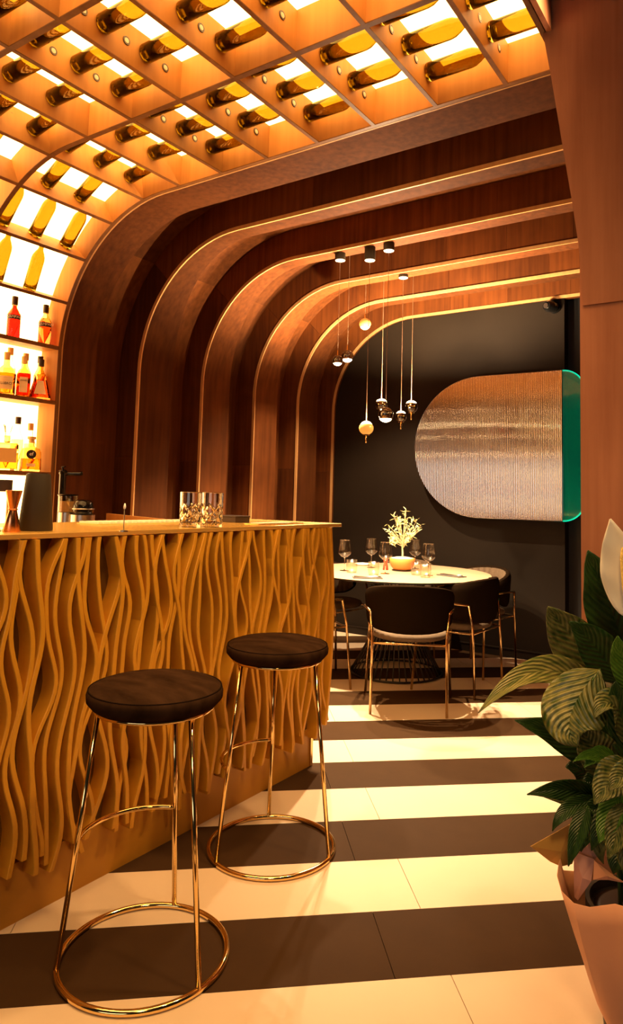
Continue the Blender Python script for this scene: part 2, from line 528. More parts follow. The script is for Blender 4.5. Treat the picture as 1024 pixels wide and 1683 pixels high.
# ------------------------------------------------------------------ arches: curved soffit, pale front edge, veneered face panels
for k in range(6):
    a = structure('trim_%d' % (k + 1), ['curved wooden arch framing the end of the bottle rack', 'second curved wooden arch, just behind the bottle rack', 'third curved wooden arch, with pendant canopies behind it', 'fourth curved wooden arch of the tunnel', 'fifth curved wooden arch of the tunnel, near the dark wall', 'last curved wooden arch, framing the dark back wall'][k], (XL, YA[k], 0))
    y = YA[k]
    top, leg = ((.25, .25) if k == 0 else (.13, .30) if k < 5 else (.066, .066))
    def depth_at(s, y=y, top=top, leg=leg):
        t = min(1, max(0, (s - ZC) / ARC)); t = t * t * (3 - 2 * t)
        return y + leg + (top - leg) * t
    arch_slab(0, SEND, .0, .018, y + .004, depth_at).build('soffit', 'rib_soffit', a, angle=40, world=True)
    arch_slab(0, SEND, -.004, .020 if k else .034, y - .006, y + .004).build('edge_strip', 'edge', a, angle=40, world=True)
    cuts = [0, 1.5, ZC + ARC * .5]
    x = [-2.62, -2.3, -2.85, -2.45, -2.66, -2.5][k]
    while x < XR - .2:
        cuts.append(ZC + ARC + x - XC); x += [.62, .55, .48, .44, .40, .52][k]
    cuts.append(SEND)
    for i in range(len(cuts) - 1):
        if k == 0 and cuts[i + 1] < 0: continue
        arch_slab(cuts[i] + .0008, cuts[i + 1] - .0008, .0205 if k else .0345, .215, y, y + .016 + .0012 * ((i * 7 + k) % 3)).build('panel', 'rib_face', a, angle=40, world=True)

ys, ye = YA[0] + .02, YA[5] + .066
wl = structure('wall_left', 'dark wood wall between the arches on the left', (XL, 3, 0))
for k in range(5):
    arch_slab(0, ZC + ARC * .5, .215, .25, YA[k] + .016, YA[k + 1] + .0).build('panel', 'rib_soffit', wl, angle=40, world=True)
ce = structure('ceiling', 'dark wood ceiling between the arches', (-2, 4, 3))
for k in range(5):
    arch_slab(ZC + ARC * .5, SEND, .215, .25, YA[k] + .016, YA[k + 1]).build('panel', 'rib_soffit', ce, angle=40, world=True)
MB().box(-4.2, XR + .1, 1.2, 5.9, 3.32, 3.36).build('slab', 'black', ce, world=True)

wb = structure('wall_back', 'charcoal wall at the end of the tunnel', (-2.6, 5.7, 0))
MB().box(-4.3, -1.517, 5.666, 5.78, 0, 3.3).build('plaster', 'wall', wb, world=True)
MB().box(-1.517, .2, 5.78, 5.86, 0, 3.3).build('recess_panel', 'black', wb, world=True)
bb = structure('baseboard_back', 'low charcoal skirting along the back wall', (-2.6, 5.64, 0))
MB().box(-3.7, -1.517, 5.635, 5.666, 0, .062).build('skirting', 'wall', bb, world=True)
MB().box(-3.7, -1.517, 5.630, 5.666, .062, .068).build('cap', 'wall', bb, world=True)

# right hand portal: a lower leg panel, and a proud upper panel with a sweeping curved edge
wr = structure('wall_right', 'red veneered portal wall on the right', (0, 2.6, 0))
YP = 2.35
lowx = pY(954.5, 760, YP).x
MB().box(lowx, 1.6, YP, 2.70, 0, 3.3).build('panel', 'portal', wr, world=True)
curve = [(958, 502), (955.5, 460), (950.5, 400), (940.5, 333), (925.5, 245), (905.5, 125), (882, 0), (868, -60)]
poly = [(pY(x, y, YP - .008).x, pY(x, y, YP - .008).z) for x, y in curve]
zb = poly[0][1]
poly = poly + [(poly[-1][0], 3.36), (1.6, 3.36), (1.6, zb)]
MB().prism(poly, 'y', YP - .008, 2.56).build('panel', 'portal', wr, world=True)
MB().box(XR, XR + .06, 2.70, 5.9, 0, 3.3).build('side_wall', 'rib_soffit', wr, world=True)

# ------------------------------------------------------------------ lit wine rack vault
rack = thing('wine_rack', 'backlit wooden wine rack curving from the bar shelves over the ceiling', 'wine rack', (-3.8, 1.9, .92))
RD = .165
FR = [.24, .82, 1.40, 1.985, 2.58]
BS = [1.351, 1.783, 2.118, 2.398, 2.684, 2.977, 3.249] + [ZC + ARC + x - XC for x in (-2.735, -2.431, -2.128, -1.825, -1.522, -1.219, -.914)]
for i, y in enumerate(FR):
    af = arch_slab(.92, SRACK, 0, RD, y - .011, y + .011).build('arch_frame', 'rack', rack, angle=40, world=True)
    arch_slab(.92, SRACK, -.004, 0, y - .012, y + .012).build('frame_edge', 'rack_edge', af, angle=40, world=True)
for b in range(4):
    y0, y1 = FR[b] + .011, FR[b + 1] - .011
    ss = [s for s in BS]
    arch_slab(.92, SRACK, RD, RD + .01, y0 - .011, y1 + .011).build('light_panel', 'lit', rack, angle=40, world=True)
    for s in BS + [SRACK - .009]:
        (xa, za), t = prof(s, 0); (xb, zb), _ = prof(s, RD - .002)
        th = .009 if s > 2.3 else .012
        mb = MB()
        vs = []
        for yy in (y0, y1):
            for (x, z) in ((xa, za), (xb, zb)):
                for sg in (-1, 1): vs.append((x + t[0] * th * sg, yy, z + t[1] * th * sg))
        mb.add(vs, [(0, 1, 3, 2), (4, 6, 7, 5), (0, 4, 5, 1), (2, 3, 7, 6), (0, 2, 6, 4), (1, 5, 7, 3)])
        shf = mb.build('shelf', 'rack', rack, world=True)
        mb = MB(); (xc, zc_), _ = prof(s, -.004)
        vs = []
        for yy in (y0, y1):
            for (x, z) in ((xc, zc_), (xa, za)):
                for sg in (-1, 1): vs.append((x + t[0] * th * sg, yy, z + t[1] * th * sg))
        mb.add(vs, [(0, 1, 3, 2), (4, 6, 7, 5), (0, 4, 5, 1), (2, 3, 7, 6), (0, 2, 6, 4), (1, 5, 7, 3)])
        mb.build('shelf_edge', 'rack_edge', shf, world=True)
MB().box(XL - RD - .03, XL - RD - .012, .2, 2.6, 0, 3.3).build('carcass_back', 'rib_soffit', rack, world=True)
MB().box(-.686, -.668, .24, 2.34, 2.914, 3.34).build('end_fascia', 'portal', rack, world=True)
for b in range(4):
    MB().box(XL - RD, XL, FR[b] + .012, FR[b + 1] - .012, .92, .945).build('bottom_board', 'rack', rack, world=True)

# wine bottles standing on every rack board, necks through the next one
def bottle_profile(r=.037, h=.30, wall=.003):
    out = [(0, .012), (.016, .008), (r - .006, 0), (r, .006), (r, .185), (r - .003, .205), (r - .012, .226), (.0155, .243), (.0138, .255), (.0138, h)]
    inn = [(.0105, h), (.0105, .25), (.013, .243), (r - .014, .224), (r - .006, .203), (r - wall, .185), (r - wall, .014), (r - .012, .012), (.012, .02), (0, .024)]
    return out + inn


def mk_bottle():
    mb = MB().lathe(bottle_profile(), 20)
    o = mb.build('wine_bottle', 'olive', None, smooth=True)
    fc = MB().lathe([(.0165, .286), (.0175, .287), (.0175, .304), (.0165, .306), (.0125, .306), (.0125, .3045), (.0, .3045)], 14).build('foil_cap', 'cap', o, angle=40)
    MB().lathe([(.0, .305), (.0105, .305), (.0105, .3062), (0, .3062)], 12).build('cap_disc', 'cork', o)
    return o


B0 = mk_bottle(); first = True
ORD = ['first', 'second', 'third', 'fourth', 'fifth', 'sixth', 'seventh', 'eighth', 'ninth', 'tenth', 'eleventh', 'twelfth']
bayname = {3: 'arch bay', 2: 'middle bay', 1: 'nearest bay'}
nb = 0
for b in (3, 2, 1):
    yb = FR[b]
    for bi in range(3, len(BS)):
        s = BS[bi]; three = bi % 2 == 0
        ysl = [.085, .282, .483] if three else [.172, .378]
        for q, dy in enumerate(ysl):
            (x, z), t = prof(s, .086)
            n3 = Vector((t[0], 0, t[1])); p = Vector((x, yb + dy, z)) + n3 * .0095
            u, v, d = proj(p + n3 * .1)
            if not (-25 < u < 935 and -30 < v < 800): continue
            rot = n3.to_track_quat('Z', 'Y')
            rowc = len(BS) - bi
            lab = '%s olive bottle from the far frame, %s rack row from the portal, %s' % (ORD[len(ysl) - 1 - q], ORD[rowc - 1], bayname[b])
            if first:
                o = B0; first = False
                o.location = p; o.rotation_euler = rot.to_euler()
                tag(o, lab, 'bottle', 'olive wine bottles in the backlit rack')
            else:
                dup(B0, p, 0, lab, 'olive wine bottles in the backlit rack', rot=rot)
            nb += 1

# ------------------------------------------------------------------ the bar
XB = -1.925
bar = thing('bar_counter', 'gold bar counter with wavy vertical slats and brass top', 'bar', (-2.2, 1.8, 0))
MB().box(-2.42, XB, .25, 2.80, 0, .17).build('plinth', 'gold_plinth', bar, world=True)
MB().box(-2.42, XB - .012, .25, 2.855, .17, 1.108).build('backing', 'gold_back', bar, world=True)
MB().box(XB - .012, XB + .006, 2.785, 2.803, 0, .17).build('corner_post', 'brass_dull', bar, world=True)
MB().prism([(-2.50, .2), (-1.885, .2), (-1.885, 2.955), (-2.50, 2.955)], 'z', 1.112, 1.128).build('top', 'brass_top', bar, world=True, bevel=.002)
rs = random.Random(21)
ny = 0
yy = .42
strips = []
while yy < 2.87:
    strips.append(yy); yy += .037 + rs.uniform(-.009, .009)
for i, yc in enumerate(strips):
    zb_ = .155 + rs.uniform(-.035, .045); zt_ = 1.110
    l1 = rs.uniform(.42, .72); l2 = rs.uniform(.24, .36); p1 = rs.uniform(0, 6.28); p2 = rs.uniform(0, 6.28)
    a1 = rs.uniform(.016, .036); a2 = rs.uniform(.002, .009); lean = rs.uniform(-.045, .045)
    dep = rs.uniform(.042, .054); th = rs.uniform(.0070, .0088)
    mb = MB(); n = 34
    last = i == len(strips) - 1
    for k in range(n + 1):
        z = zb_ + (zt_ - zb_) * k / n
        y = yc + a1 * math.sin(6.283 * z / l1 + p1) + a2 * math.sin(6.283 * z / l2 + p2) + lean * (z - .6)
        if last: y = 2.835 + .045 * math.sin((z - .15) / .95 * 3.0)
        y = min(y, 2.885)
        mb.v += [Vector((XB - .015, y - th, z)), Vector((XB + dep - .002, y - th, z)), Vector((XB + dep, y - th + .002, z)), Vector((XB + dep, y + th - .002, z)), Vector((XB + dep - .002, y + th, z)), Vector((XB - .015, y + th, z))]
    for k in range(n):
        for j in range(6):
            a = k * 6 + j; b2 = k * 6 + (j + 1) % 6; mb.f.append((a, b2, b2 + 6, a + 6))
    mb.f.append((5, 4, 3, 2, 1, 0)); e = n * 6; mb.f.append(tuple(e + j for j in range(6)))
    mb.build('slat', 'gold_paint', bar, angle=35, world=True)


# ------------------------------------------------------------------ bar stools
def stool(loc, rz, label):
    t = thing('bar_stool', label, 'stool', (loc[0], loc[1], 0), rz, 'bar stools in front of the gold bar')
    rr, rt = .2235, .0075
    ring = [(rr * math.cos(a), rr * math.sin(a), .0085) for a in [2 * pi * i / 64 for i in range(64)]]
    MB().tube(ring, .0085, 10, True).build('base_ring', 'brass', t, smooth=True)
    rs_, zs = .152, .662
    for a in (0, R(120), R(240)):
        MB().tube([(rr * math.cos(a), rr * math.sin(a), .012), (rs_ * math.cos(a), rs_ * math.sin(a), zs)], rt, 10).build('leg', 'brass', t, smooth=True)
    # foot rest arc between two legs
    zf = .31; rf = rr + (rs_ - rr) * (zf / zs)
    arc = [(rf * math.cos(a), rf * math.sin(a), zf) for a in [R(120 + 120 * i / 20) for i in range(21)]]
    MB().tube(arc, .0068, 8).build('foot_rest', 'brass', t, smooth=True)
    sr = [(.160 * math.cos(a), .160 * math.sin(a), zs + .002) for a in [2 * pi * i / 56 for i in range(56)]]
    MB().tube(sr, .006, 8, True).build('seat_ring', 'brass', t, smooth=True)
    z0 = zs + .004
    sc_ = MB().lathe([(0, z0), (.150, z0), (.172, z0 + .006), (.186, z0 + .022), (.187, z0 + .038), (.1835, z0 + .0495), (.181, z0 + .0502), (.1785, z0 + .0515), (.160, z0 + .060), (.11, z0 + .066), (0, z0 + .068)], 64).build('seat_cushion', 'velvet', t, smooth=True)
    sm = [(.1815 * math.cos(a), .1815 * math.sin(a), z0 + .0505) for a in [2 * pi * i / 64 for i in range(64)]]
    MB().tube(sm, .0022, 6, True).build('piping', 'velvet_black', sc_, smooth=True)
    return t


stool((-1.509, 1.417), R(-5), 'nearest bar stool with dark velvet seat, in the photo foreground')
stool((-1.597, 2.086), R(11), 'bar stool with dark velvet seat, farther along toward the dining table')

# ------------------------------------------------------------------ dining table
TC = Vector((-2.45, 4.62, 0))
tb = thing('dining_table', 'round dining table with pale top on a black wire base', 'table', TC)
ttop = MB().lathe([(0, .708), (.662, .708), (.678, .713), (.68, .718), (.678, .722), (0, .722)], 72).build('table_top', 'table', tb, angle=30)
MB().lathe([(.679, .7105), (.6825, .711), (.6825, .7215), (.679, .722)], 72, closed=True).build('edge_band', 'wire', ttop, angle=30)
nr = 44
for i in range(nr):
    a = 2 * pi * i / nr
    if i == 0:
        pts = []
        for k in range(11):
            z = .012 + (.69 - .012) * k / 10
            r = math.sqrt(.135 ** 2 + ((z - .46) / .46 * .305) ** 2) if z < .46 else math.sqrt(.135 ** 2 + ((z - .46) / .24 * .2) ** 2)
            pts.append((r, 0, z))
        rod = MB().tube(pts, .0048, 6).build('rod', 'wire', tb, smooth=True)
    else:
        rd = rod.copy(); COL.objects.link(rd); rd.parent = tb; rd.rotation_euler = (0, 0, a)
for r, z in ((.333, .010), (.138, .46), (.24, .69)):
    MB().tube([(r * math.cos(a), r * math.sin(a), z) for a in [2 * pi * i / 48 for i in range(48)]], .0075 if z < .1 else .006, 8, True).build('ring', 'wire', tb, smooth=True)
MB().lathe([(0, .692), (.26, .692), (.26, .708), (0, .708)], 40).build('mount_plate', 'wire', tb, angle=30)


# ------------------------------------------------------------------ dining chairs (front is +y)
def chair_proto(loc, rz, label):
    t = thing('dining_chair', label, 'chair', loc, rz, 'barrel chairs round the dining table')
    bx, by, fx, fy = .222, -.20, .272, .21
    for sx in (-1, 1):
        # each side is one bent tube: rear leg, arm, front leg
        MB().tube([(sx * bx, by - .02, 0), (sx * (bx - .004), by, .44), (sx * (bx + .012), by + .02, .585)], .0085, 8).build('leg', 'brass_dull', t, smooth=True)
        MB().tube([(sx * fx, fy, 0), (sx * (fx - .022), fy - .03, .43), (sx * (fx - .012), fy - .075, .585)], .0085, 8).build('leg', 'brass_dull', t, smooth=True)
        MB().tube([(sx * (bx + .012), by + .02, .585), (sx * (fx + .002), 0, .592), (sx * (fx - .012), fy - .075, .585)], .0082, 8).build('arm_rail', 'brass_dull', t, smooth=True)
    fr = [(-.218, by, .404), (.218, by, .404), (.25, 0, .404), (.25, fy - .035, .404), (0, fy + .01, .404), (-.25, fy - .035, .404), (-.25, 0, .404)]
    MB().tube(fr, .0075, 6, True).build('seat_frame', 'brass_dull', t, smooth=True)
    # seat
    mb = MB().lathe([(0, .412), (.20, .412), (.225, .419), (.236, .434), (.23, .449), (.20, .459), (0, .463)], 40)
    for v in mb.v: v.y *= .92
    mb.build('seat_cushion', 'velvet_grey', t, smooth=True)
    # wrap-around back: outer shell smooth, inner side in vertical channels
    A0, A1 = R(-190), R(10)
    def top(u):
        c = abs(2 * u - 1); return .745 - .075 * c ** 2
    def bot(u):
        c = abs(2 * u - 1); return .470 + .03 * c ** 2 + .04 * max(0, (c - .72) / .28) ** 2
    def outer(u, v):
        a = A0 + (A1 - A0) * u; z = bot(u) + (top(u) - bot(u)) * v
        r = .262 + .018 * v - .012 * (2 * v - 1) ** 8
        return (r * math.cos(a) * 1.0, r * math.sin(a) * .96, z)
    def inner(u, v):
        a = A0 + (A1 - A0) * u; z = bot(u) + .006 + (top(u) - bot(u) - .012) * v
        r = .222 + .010 * v - .010 * abs(math.sin(u * pi * 17)) + .012 * (2 * v - 1) ** 8
        return (r * math.cos(a), r * math.sin(a) * .96, z)
    MB().grid(outer, 48, 10).build('back_shell', 'velvet_black', t, smooth=True)
    MB().grid(inner, 136, 8).build('channelled_back', 'velvet_grey', t, smooth=True)
    mb = MB()
    def rim(u, v):
        # closing band over the top, round the ends and under
        k = u * 2
        if k <= 1: p, q = outer(k, 1), inner(k, 1)
        else: p, q = outer(2 - k, 0), inner(2 - k, 0)
        p, q = Vector(p), Vector(q); m_ = p.lerp(q, v)
        m_.z += (.010 if k <= 1 else -.008) * math.sin(v * pi); return m_
    mb.grid(rim, 96, 4, closed_u=True).build('back_rim', 'velvet_black', t, smooth=True)
    return t


def face(c, target):
    d = Vector(target) - Vector(c); return math.atan2(-d.x, d.y)


chairs = [((-2.005, 3.945, 0), (-2.43, 4.75, 0), 'black barrel chair with its back to the camera, in front of the table'),
          ((-1.925, 4.535, 0), (-2.45, 4.56, 0), 'black barrel chair at the right of the table, half behind the nearest chair'),
          ((-2.045, 5.10, 0), (-2.22, 4.6, 0), 'barrel chair near the dark wall showing its ribbed inner back'),
          ((-2.80, 3.94, 0), (-2.5, 4.62, 0), 'black barrel chair just past the end of the gold bar'),
          ((-3.03, 4.66, 0), (-2.4, 4.66, 0), 'black barrel chair at the left of the table, farther than the bar end'),
          ((-2.74, 5.31, 0), (-2.5, 4.6, 0), 'barrel chair on the far side of the table, mostly hidden')]
C0 = None
for c, tg, lab in chairs:
    if C0 is None: C0 = chair_proto(c, face(c, tg), lab)
    else: dup(C0, c, face(c, tg), lab, 'barrel chairs round the dining table')

# ------------------------------------------------------------------ pendants
def pendant(px, py, Y, r, kind, up, label, zc):
    p = pY(px, py, Y)
    t = thing('pendant_lamp', label, 'pendant lamp', (p.x, p.y, p.z), 0, 'pendant lamps over the dining table')
    m = 'amber_solid' if kind == 'amber' else 'smoke'
    s = 1 if up else -1
    # globe open on the lit side
    pr = [(r * math.cos(a), r * .92 * math.sin(a)) for a in [R(-86 + (126) * i / 14) for i in range(15)]]
    pr = [(a_, b_ * s) for a_, b_ in pr]
    MB().lathe(pr, 24, caps=False).build('glass_globe', m, t, smooth=True)
    MB().lathe([(r * .55, s * (r * .18)), (r * .76, s * (r * .58)), (r * .70, s * (r * .62)), (0, s * (r * .40))], 24, caps=False).build('reflector', 'brass', t, smooth=True)
    MB().lathe([(0, s * (r * 1.02)), (r * .34, s * (r * .96)), (r * .62, s * (r * .80)), (r * .78, s * (r * .60)), (0, s * (r * .56))], 20).build('lamp_disc', 'bulb', t, smooth=True)
    if up:
        MB().tube([(0, 0, -r * .86), (0, 0, -r * .86 - .008)], r * .45, 16).build('base_cap', 'brass', t)
        MB().tube([(0, 0, -r - .0), (0, 0, -r - .022), (0, 0, -r - .026), (0, 0, -r - .048)], [.005, .006, .0045, .0055], 8).build('drop_finial', 'brass', t, smooth=True)
    else:
        MB().tube([(0, 0, r * .8), (0, 0, r + .03)], .0055, 8).build('cord_grip', 'brass', t)
    c0 = r * .85
    MB().tube([(0, 0, c0), (0, 0, zc - p.z)], .0016, 6).build('cord', 'cord', t)
    zt_ = (2.916 if zc < 2.95 else 3.118) - p.z
    cn_ = MB().lathe([(0, zc - p.z - .004), (.034, zc - p.z - .004), (.036, zc - p.z), (.036, zt_), (0, zt_)], 24).build('canopy', 'cone', t, angle=40)
    MB().lathe([(0, zc - p.z - .0065), (.033, zc - p.z - .0065), (.0335, zc - p.z - .004), (0, zc - p.z - .004)], 24).build('canopy_plate', 'white', cn_, angle=40)
    l = bpy.data.lights.new('lamp', 'SPOT'); l.energy = PENDANT * (8 if not up else 9); l.color = (1, .72, .42); l.shadow_soft_size = .012
    l.spot_size = R(150 if up else 122); l.spot_blend = .5
    lo = bpy.data.objects.new('lamp', l); COL.objects.link(lo); lo.parent = t; lo.location = (0, 0, s * (r * 1.12)); lo.rotation_euler = (pi if up else 0, 0, 0)
    return t


for a in [(555, 592, 3.885, .037, 'smoke', False, 'smoked glass pendant lamp, leftmost and small, lit from below', pY(559, 427, 3.885).z),
          (571, 585, 4.06, .044, 'smoke', False, 'smoked glass pendant lamp just right of the leftmost one, lit from below', 2.99),
          (600, 532, 4.66, .047, 'amber', False, 'amber glass pendant lamp hanging highest of the cluster', 3.0),
          (634, 681, 3.885, .050, 'smoke', False, 'smoked glass pendant lamp in the low cluster, lit from below', pY(639, 411, 3.885).z),
          (627, 666, 4.66, .050, 'smoke', True, 'smoked glass pendant lamp in the low cluster, behind another, lit on top', 3.0),
          (602, 704, 3.885, .047, 'amber', True, 'amber glass pendant lamp hanging lowest, with drop finial', pY(607, 427, 3.885).z),
          (659, 685, 4.505, .043, 'smoke', True, 'smoked glass pendant lamp with drop finial, second from the right', pY(661, 456, 4.505).z),
          (676, 669, 4.66, .049, 'smoke', True, 'rightmost smoked glass pendant lamp with drop finial', 3.0)]:
    pendant(*a)

# ------------------------------------------------------------------ reeded glass panel on the back wall
gp = thing('wall_panel', 'stadium shaped reeded glass panel with a green right end', 'wall panel', (-2.1, 5.56, 1.1))
za, zb2 = 1.118, 2.305; zm = (za + zb2) / 2; rg = (zb2 - za) / 2
x0 = -2.79; x1 = -1.503
n = 92; mb = MB(); cols = []
per = 6
N = n * per
for i in range(N + 1):
    x = x0 + .0015 + (x1 - x0 - .0015) * i / N
    dxx = (x0 + rg) - x
    h = math.sqrt(max(0, rg * rg - dxx * dxx)) if dxx > 0 else rg
    ph = (i % per) / per
    y = 5.548 - .0024 * math.sin(ph * pi)
    mb.v += [Vector((x, y, zm - h)), Vector((x, y, zm + h)), Vector((x, 5.556, zm - h)), Vector((x, 5.556, zm + h))]
for i in range(N):
    a = i * 4
    mb.f += [(a, a + 4, a + 5, a + 1), (a + 2, a + 3, a + 7, a + 6), (a + 1, a + 5, a + 7, a + 3), (a, a + 2, a + 6, a + 4)]
mb.f += [(N * 4, N * 4 + 2, N * 4 + 3, N * 4 + 1)]
mb.build('reeded_glass', 'reed', gp, angle=60, world=True)
# slim rim
rim = [(x0 + rg + rg * math.cos(a), 5.553, zm + rg * math.sin(a)) for a in [R(90 + 180 * i / 40) for i in range(41)]]
rim = [(x1, 5.553, zb2)] + rim + [(x1, 5.553, za)]
MB().tube(rim, .006, 6).build('rim', 'steel', gp, smooth=True, world=True)
xr, rc = -1.335, .17
pg = [(-1.575, za)]
pg += [(xr - rc + rc * math.sin(a), za + rc - rc * math.cos(a)) for a in [R(90 * i / 10) for i in range(11)]]
pg += [(xr - rc + rc * math.cos(a), zb2 - rc + rc * math.sin(a)) for a in [R(90 * i / 10) for i in range(11)]] + [(-1.575, zb2)]
MB().prism(pg, 'y', 5.560, 5.575).build('green_end', 'green_glass', gp, world=True)
MB().tube([(x, 5.5675, z) for x, z in pg], .0065, 6).build('glass_edge', 'green_edge', gp, smooth=True, world=True)
for x, z in ((-2.55, 1.35), (-2.55, 2.07), (-1.7, 1.25), (-1.7, 2.17)):
    MB().tube([(x, 5.56, z), (x, 5.668, z)], .012, 10).build('standoff', 'steel', gp, world=True)

sp_ = pY(908, 503, 5.60)
cc = thing('security_camera', 'small black security camera at the top of the back wall', 'camera', (sp_.x, 5.666, sp_.z))
MB().tube([(0, 0, 0), (0, -.02, 0)], .05, 24).build('mount', 'chrome_black', cc, angle=40)
MB().tube([(.0, -.02, 0), (-.03, -.075, 0), (-.04, -.10, 0)], [.046, .046, .034], 24).build('housing', 'chrome_black', cc, angle=40)
MB().tube([(-.04, -.101, 0), (-.043, -.108, 0)], .022, 16).build('lens', 'steel', cc)

# ------------------------------------------------------------------ things on the dining table
ZTB = .722


def wine_glass(px, py, label, first=[None]):
    p = pz(px, py, ZTB)
    if first[0] is None:
        t = thing('wine_glass', label, 'glass', (p.x, p.y, ZTB), 0, 'wine glasses on the dining table')
        MB().lathe([(0, .001), (.034, .001), (.034, .003), (.006, .006), (.0038, .012), (.0034, .09), (.006, .096), (0, .096)], 20).build('stem', 'crystal', t, smooth=True)
        MB().lathe([(.0, .096), (.02, .101), (.044, .122), (.0475, .132), (.0465, .15), (.037, .222)], 28, caps=False).build('bowl', 'clear', t, smooth=True)
        MB().tube([(.037 * math.cos(a), .037 * math.sin(a), .222) for a in [2 * pi * i / 28 for i in range(28)]], .0009, 5, True).build('rim', 'crystal', t)
        first[0] = t
    else: t = dup(first[0], (p.x, p.y, ZTB), 0, label, 'wine glasses on the dining table')
    return t


for a in [(566, 938, 'wine glass nearest the bar, leftmost on the table'), (610, 933, 'wine glass second from the left, toward the back'),
          (633, 943, 'wine glass left of the small olive tree'), (682, 935, 'wine glass just right of the small olive tree, behind'),
          (704, 946, 'rightmost wine glass on the table')]:
    wine_glass(*a)
T0 = None
for px, py, lab in [(578, 941, 'water tumbler beside the leftmost wine glass'), (614, 945, 'water tumbler in front of the second wine glass'),
                    (684, 945, 'water tumbler right of the terracotta bowl'), (699, 949, 'water tumbler before the rightmost wine glass')]:
    p = pz(px, py, ZTB)
    if T0 is None:
        T0 = thing('tumbler', lab, 'glass', (p.x, p.y, ZTB), 0, 'water tumblers on the dining table')
        MB().lathe([(0, .001), (.033, .001), (.038, .012), (.041, .05), (.037, .092), (.0355, .092), (.039, .05), (.036, .014), (0, .010)], 24).build('body', 'clear', T0, smooth=True)
        MB().lathe([(0, .001), (.034, .001), (.034, .007), (0, .007)], 20).build('base', 'clear', T0, smooth=True)
    else: dup(T0, (p.x, p.y, ZTB), 0, lab)
# olive tree in terracotta bowl
p = pz(661, 938, ZTB)
ot = thing('potted_olive_tree', 'small pale olive tree in a terracotta bowl on the table', 'plant', (p.x, p.y, ZTB))
MB().lathe([(0, .008), (.062, .008), (.082, .03), (.094, .06), (.096, .092), (.092, .095), (.088, .088), (0, .084)], 36).build('bowl', 'terracotta', ot, smooth=True)
MB().lathe([(0, .0), (.075, .0), (.075, .007), (0, .008)], 30).build('saucer', 'wire', ot, angle=40)
MB().lathe([(0, .104), (.05, .102), (.082, .095), (.088, .088), (0, .088)], 24).build('gravel', 'soil', ot, smooth=True)
trunk = MB().tube([(0, 0, .09), (.002, 0, .13), (-.004, .004, .17), (-.012, 0, .22)], [.008, .007, .006, .004], 8).build('trunk', 'bark', ot, smooth=True)
# view-independent crown: branches in all directions carrying narrow leaves
rl = random.Random(3); cc0 = Vector((.012, 0, .30))
lf = None
ends = []
for i in range(34):
    th_, ph_ = rl.uniform(0, 6.28), math.acos(rl.uniform(-.75, 1))
    d = Vector((math.sin(ph_) * math.cos(th_), math.sin(ph_) * math.sin(th_), math.cos(ph_)))
    e = cc0 + d * rl.uniform(.10, .165); st = Vector((.0, 0, rl.uniform(.16, .22)))
    MB().tube([st, st.lerp(e, .5) + Vector((0, 0, .012)), e], [.0028, .002, .0012], 5).build('branch', 'bark', ot)
    ends.append((st, e))
for i in range(290):
    st, e = ends[i % 34]; p0 = (st.lerp(e, .5) + Vector((0, 0, .006))).lerp(e, rl.uniform(0, 1.1))
    if lf is None:
        lf = MB().add([(0, 0, 0), (.014, .004, .002), (.034, 0, 0), (.014, -.004, .002), (.016, 0, -.001)], [(0, 4, 1), (1, 4, 2), (2, 4, 3), (3, 4, 0)]).build('leaf', 'olive_leaf', ot)
        o = lf
    else:
        o = lf.copy(); COL.objects.link(o); o.parent = ot
    o.location = p0; o.rotation_euler = (rl.uniform(-1, 1), rl.uniform(-1.4, .7), rl.uniform(0, 6.28)); o.scale = (rl.uniform(.8, 1.3),) * 3
p = pz(633, 938, ZTB)
p += Vector((-.03, .06, 0))
rc_ = thing('red_candle', 'small red candle behind a wine glass on the table', 'candle', (p.x, p.y, ZTB))
MB().lathe([(0, .0), (.022, 0), (.018, .03), (.012, .05), (.016, .07), (.010, .095), (0, .105)], 16).build('wax', 'red', rc_, smooth=True)
MB().tube([(0, 0, .10), (.001, 0, .115)], .001, 5).build('wick', 'wire', rc_)
p = pz(596, 929, ZTB)
pl = thing('side_plate', 'small white dish at the back of the table', 'plate', (p.x, p.y, ZTB))
MB().lathe([(0, .002), (.05, .002), (.062, .014), (.06, .015), (.048, .006), (0, .006)], 28).build('dish', 'white', pl, smooth=True)
MB().lathe([(0, .006), (.03, .006), (.028, .018), (0, .022)], 14).build('butter', 'paper', pl, smooth=True)
for px, py, a, lab in [(604, 950, .6, 'grey folded napkin with cutlery on the left of the table'), (742, 947, -.25, 'grey folded napkin with cutlery on the right of the table')]:
    p = pz(px, py, ZTB)
    nk = thing('napkin', lab, 'napkin', (p.x, p.y, ZTB), a, 'napkins on the dining table')
    MB().box(-.10, .10, -.045, .045, 0.0005, .006).build('cloth', 'napkin', nk, bevel=.002)
    MB().tube([(-.09, -.012, .009), (.02, -.012, .009), (.06, -.012, .010), (.09, -.012, .009)], [.003, .0025, .007, .004], 6).build('knife', 'steel', nk, smooth=True)
    MB().tube([(-.09, .014, .009), (.03, .014, .009), (.05, .014, .010), (.09, .014, .009)], [.003, .0025, .009, .003], 6).build('fork', 'steel', nk, smooth=True)

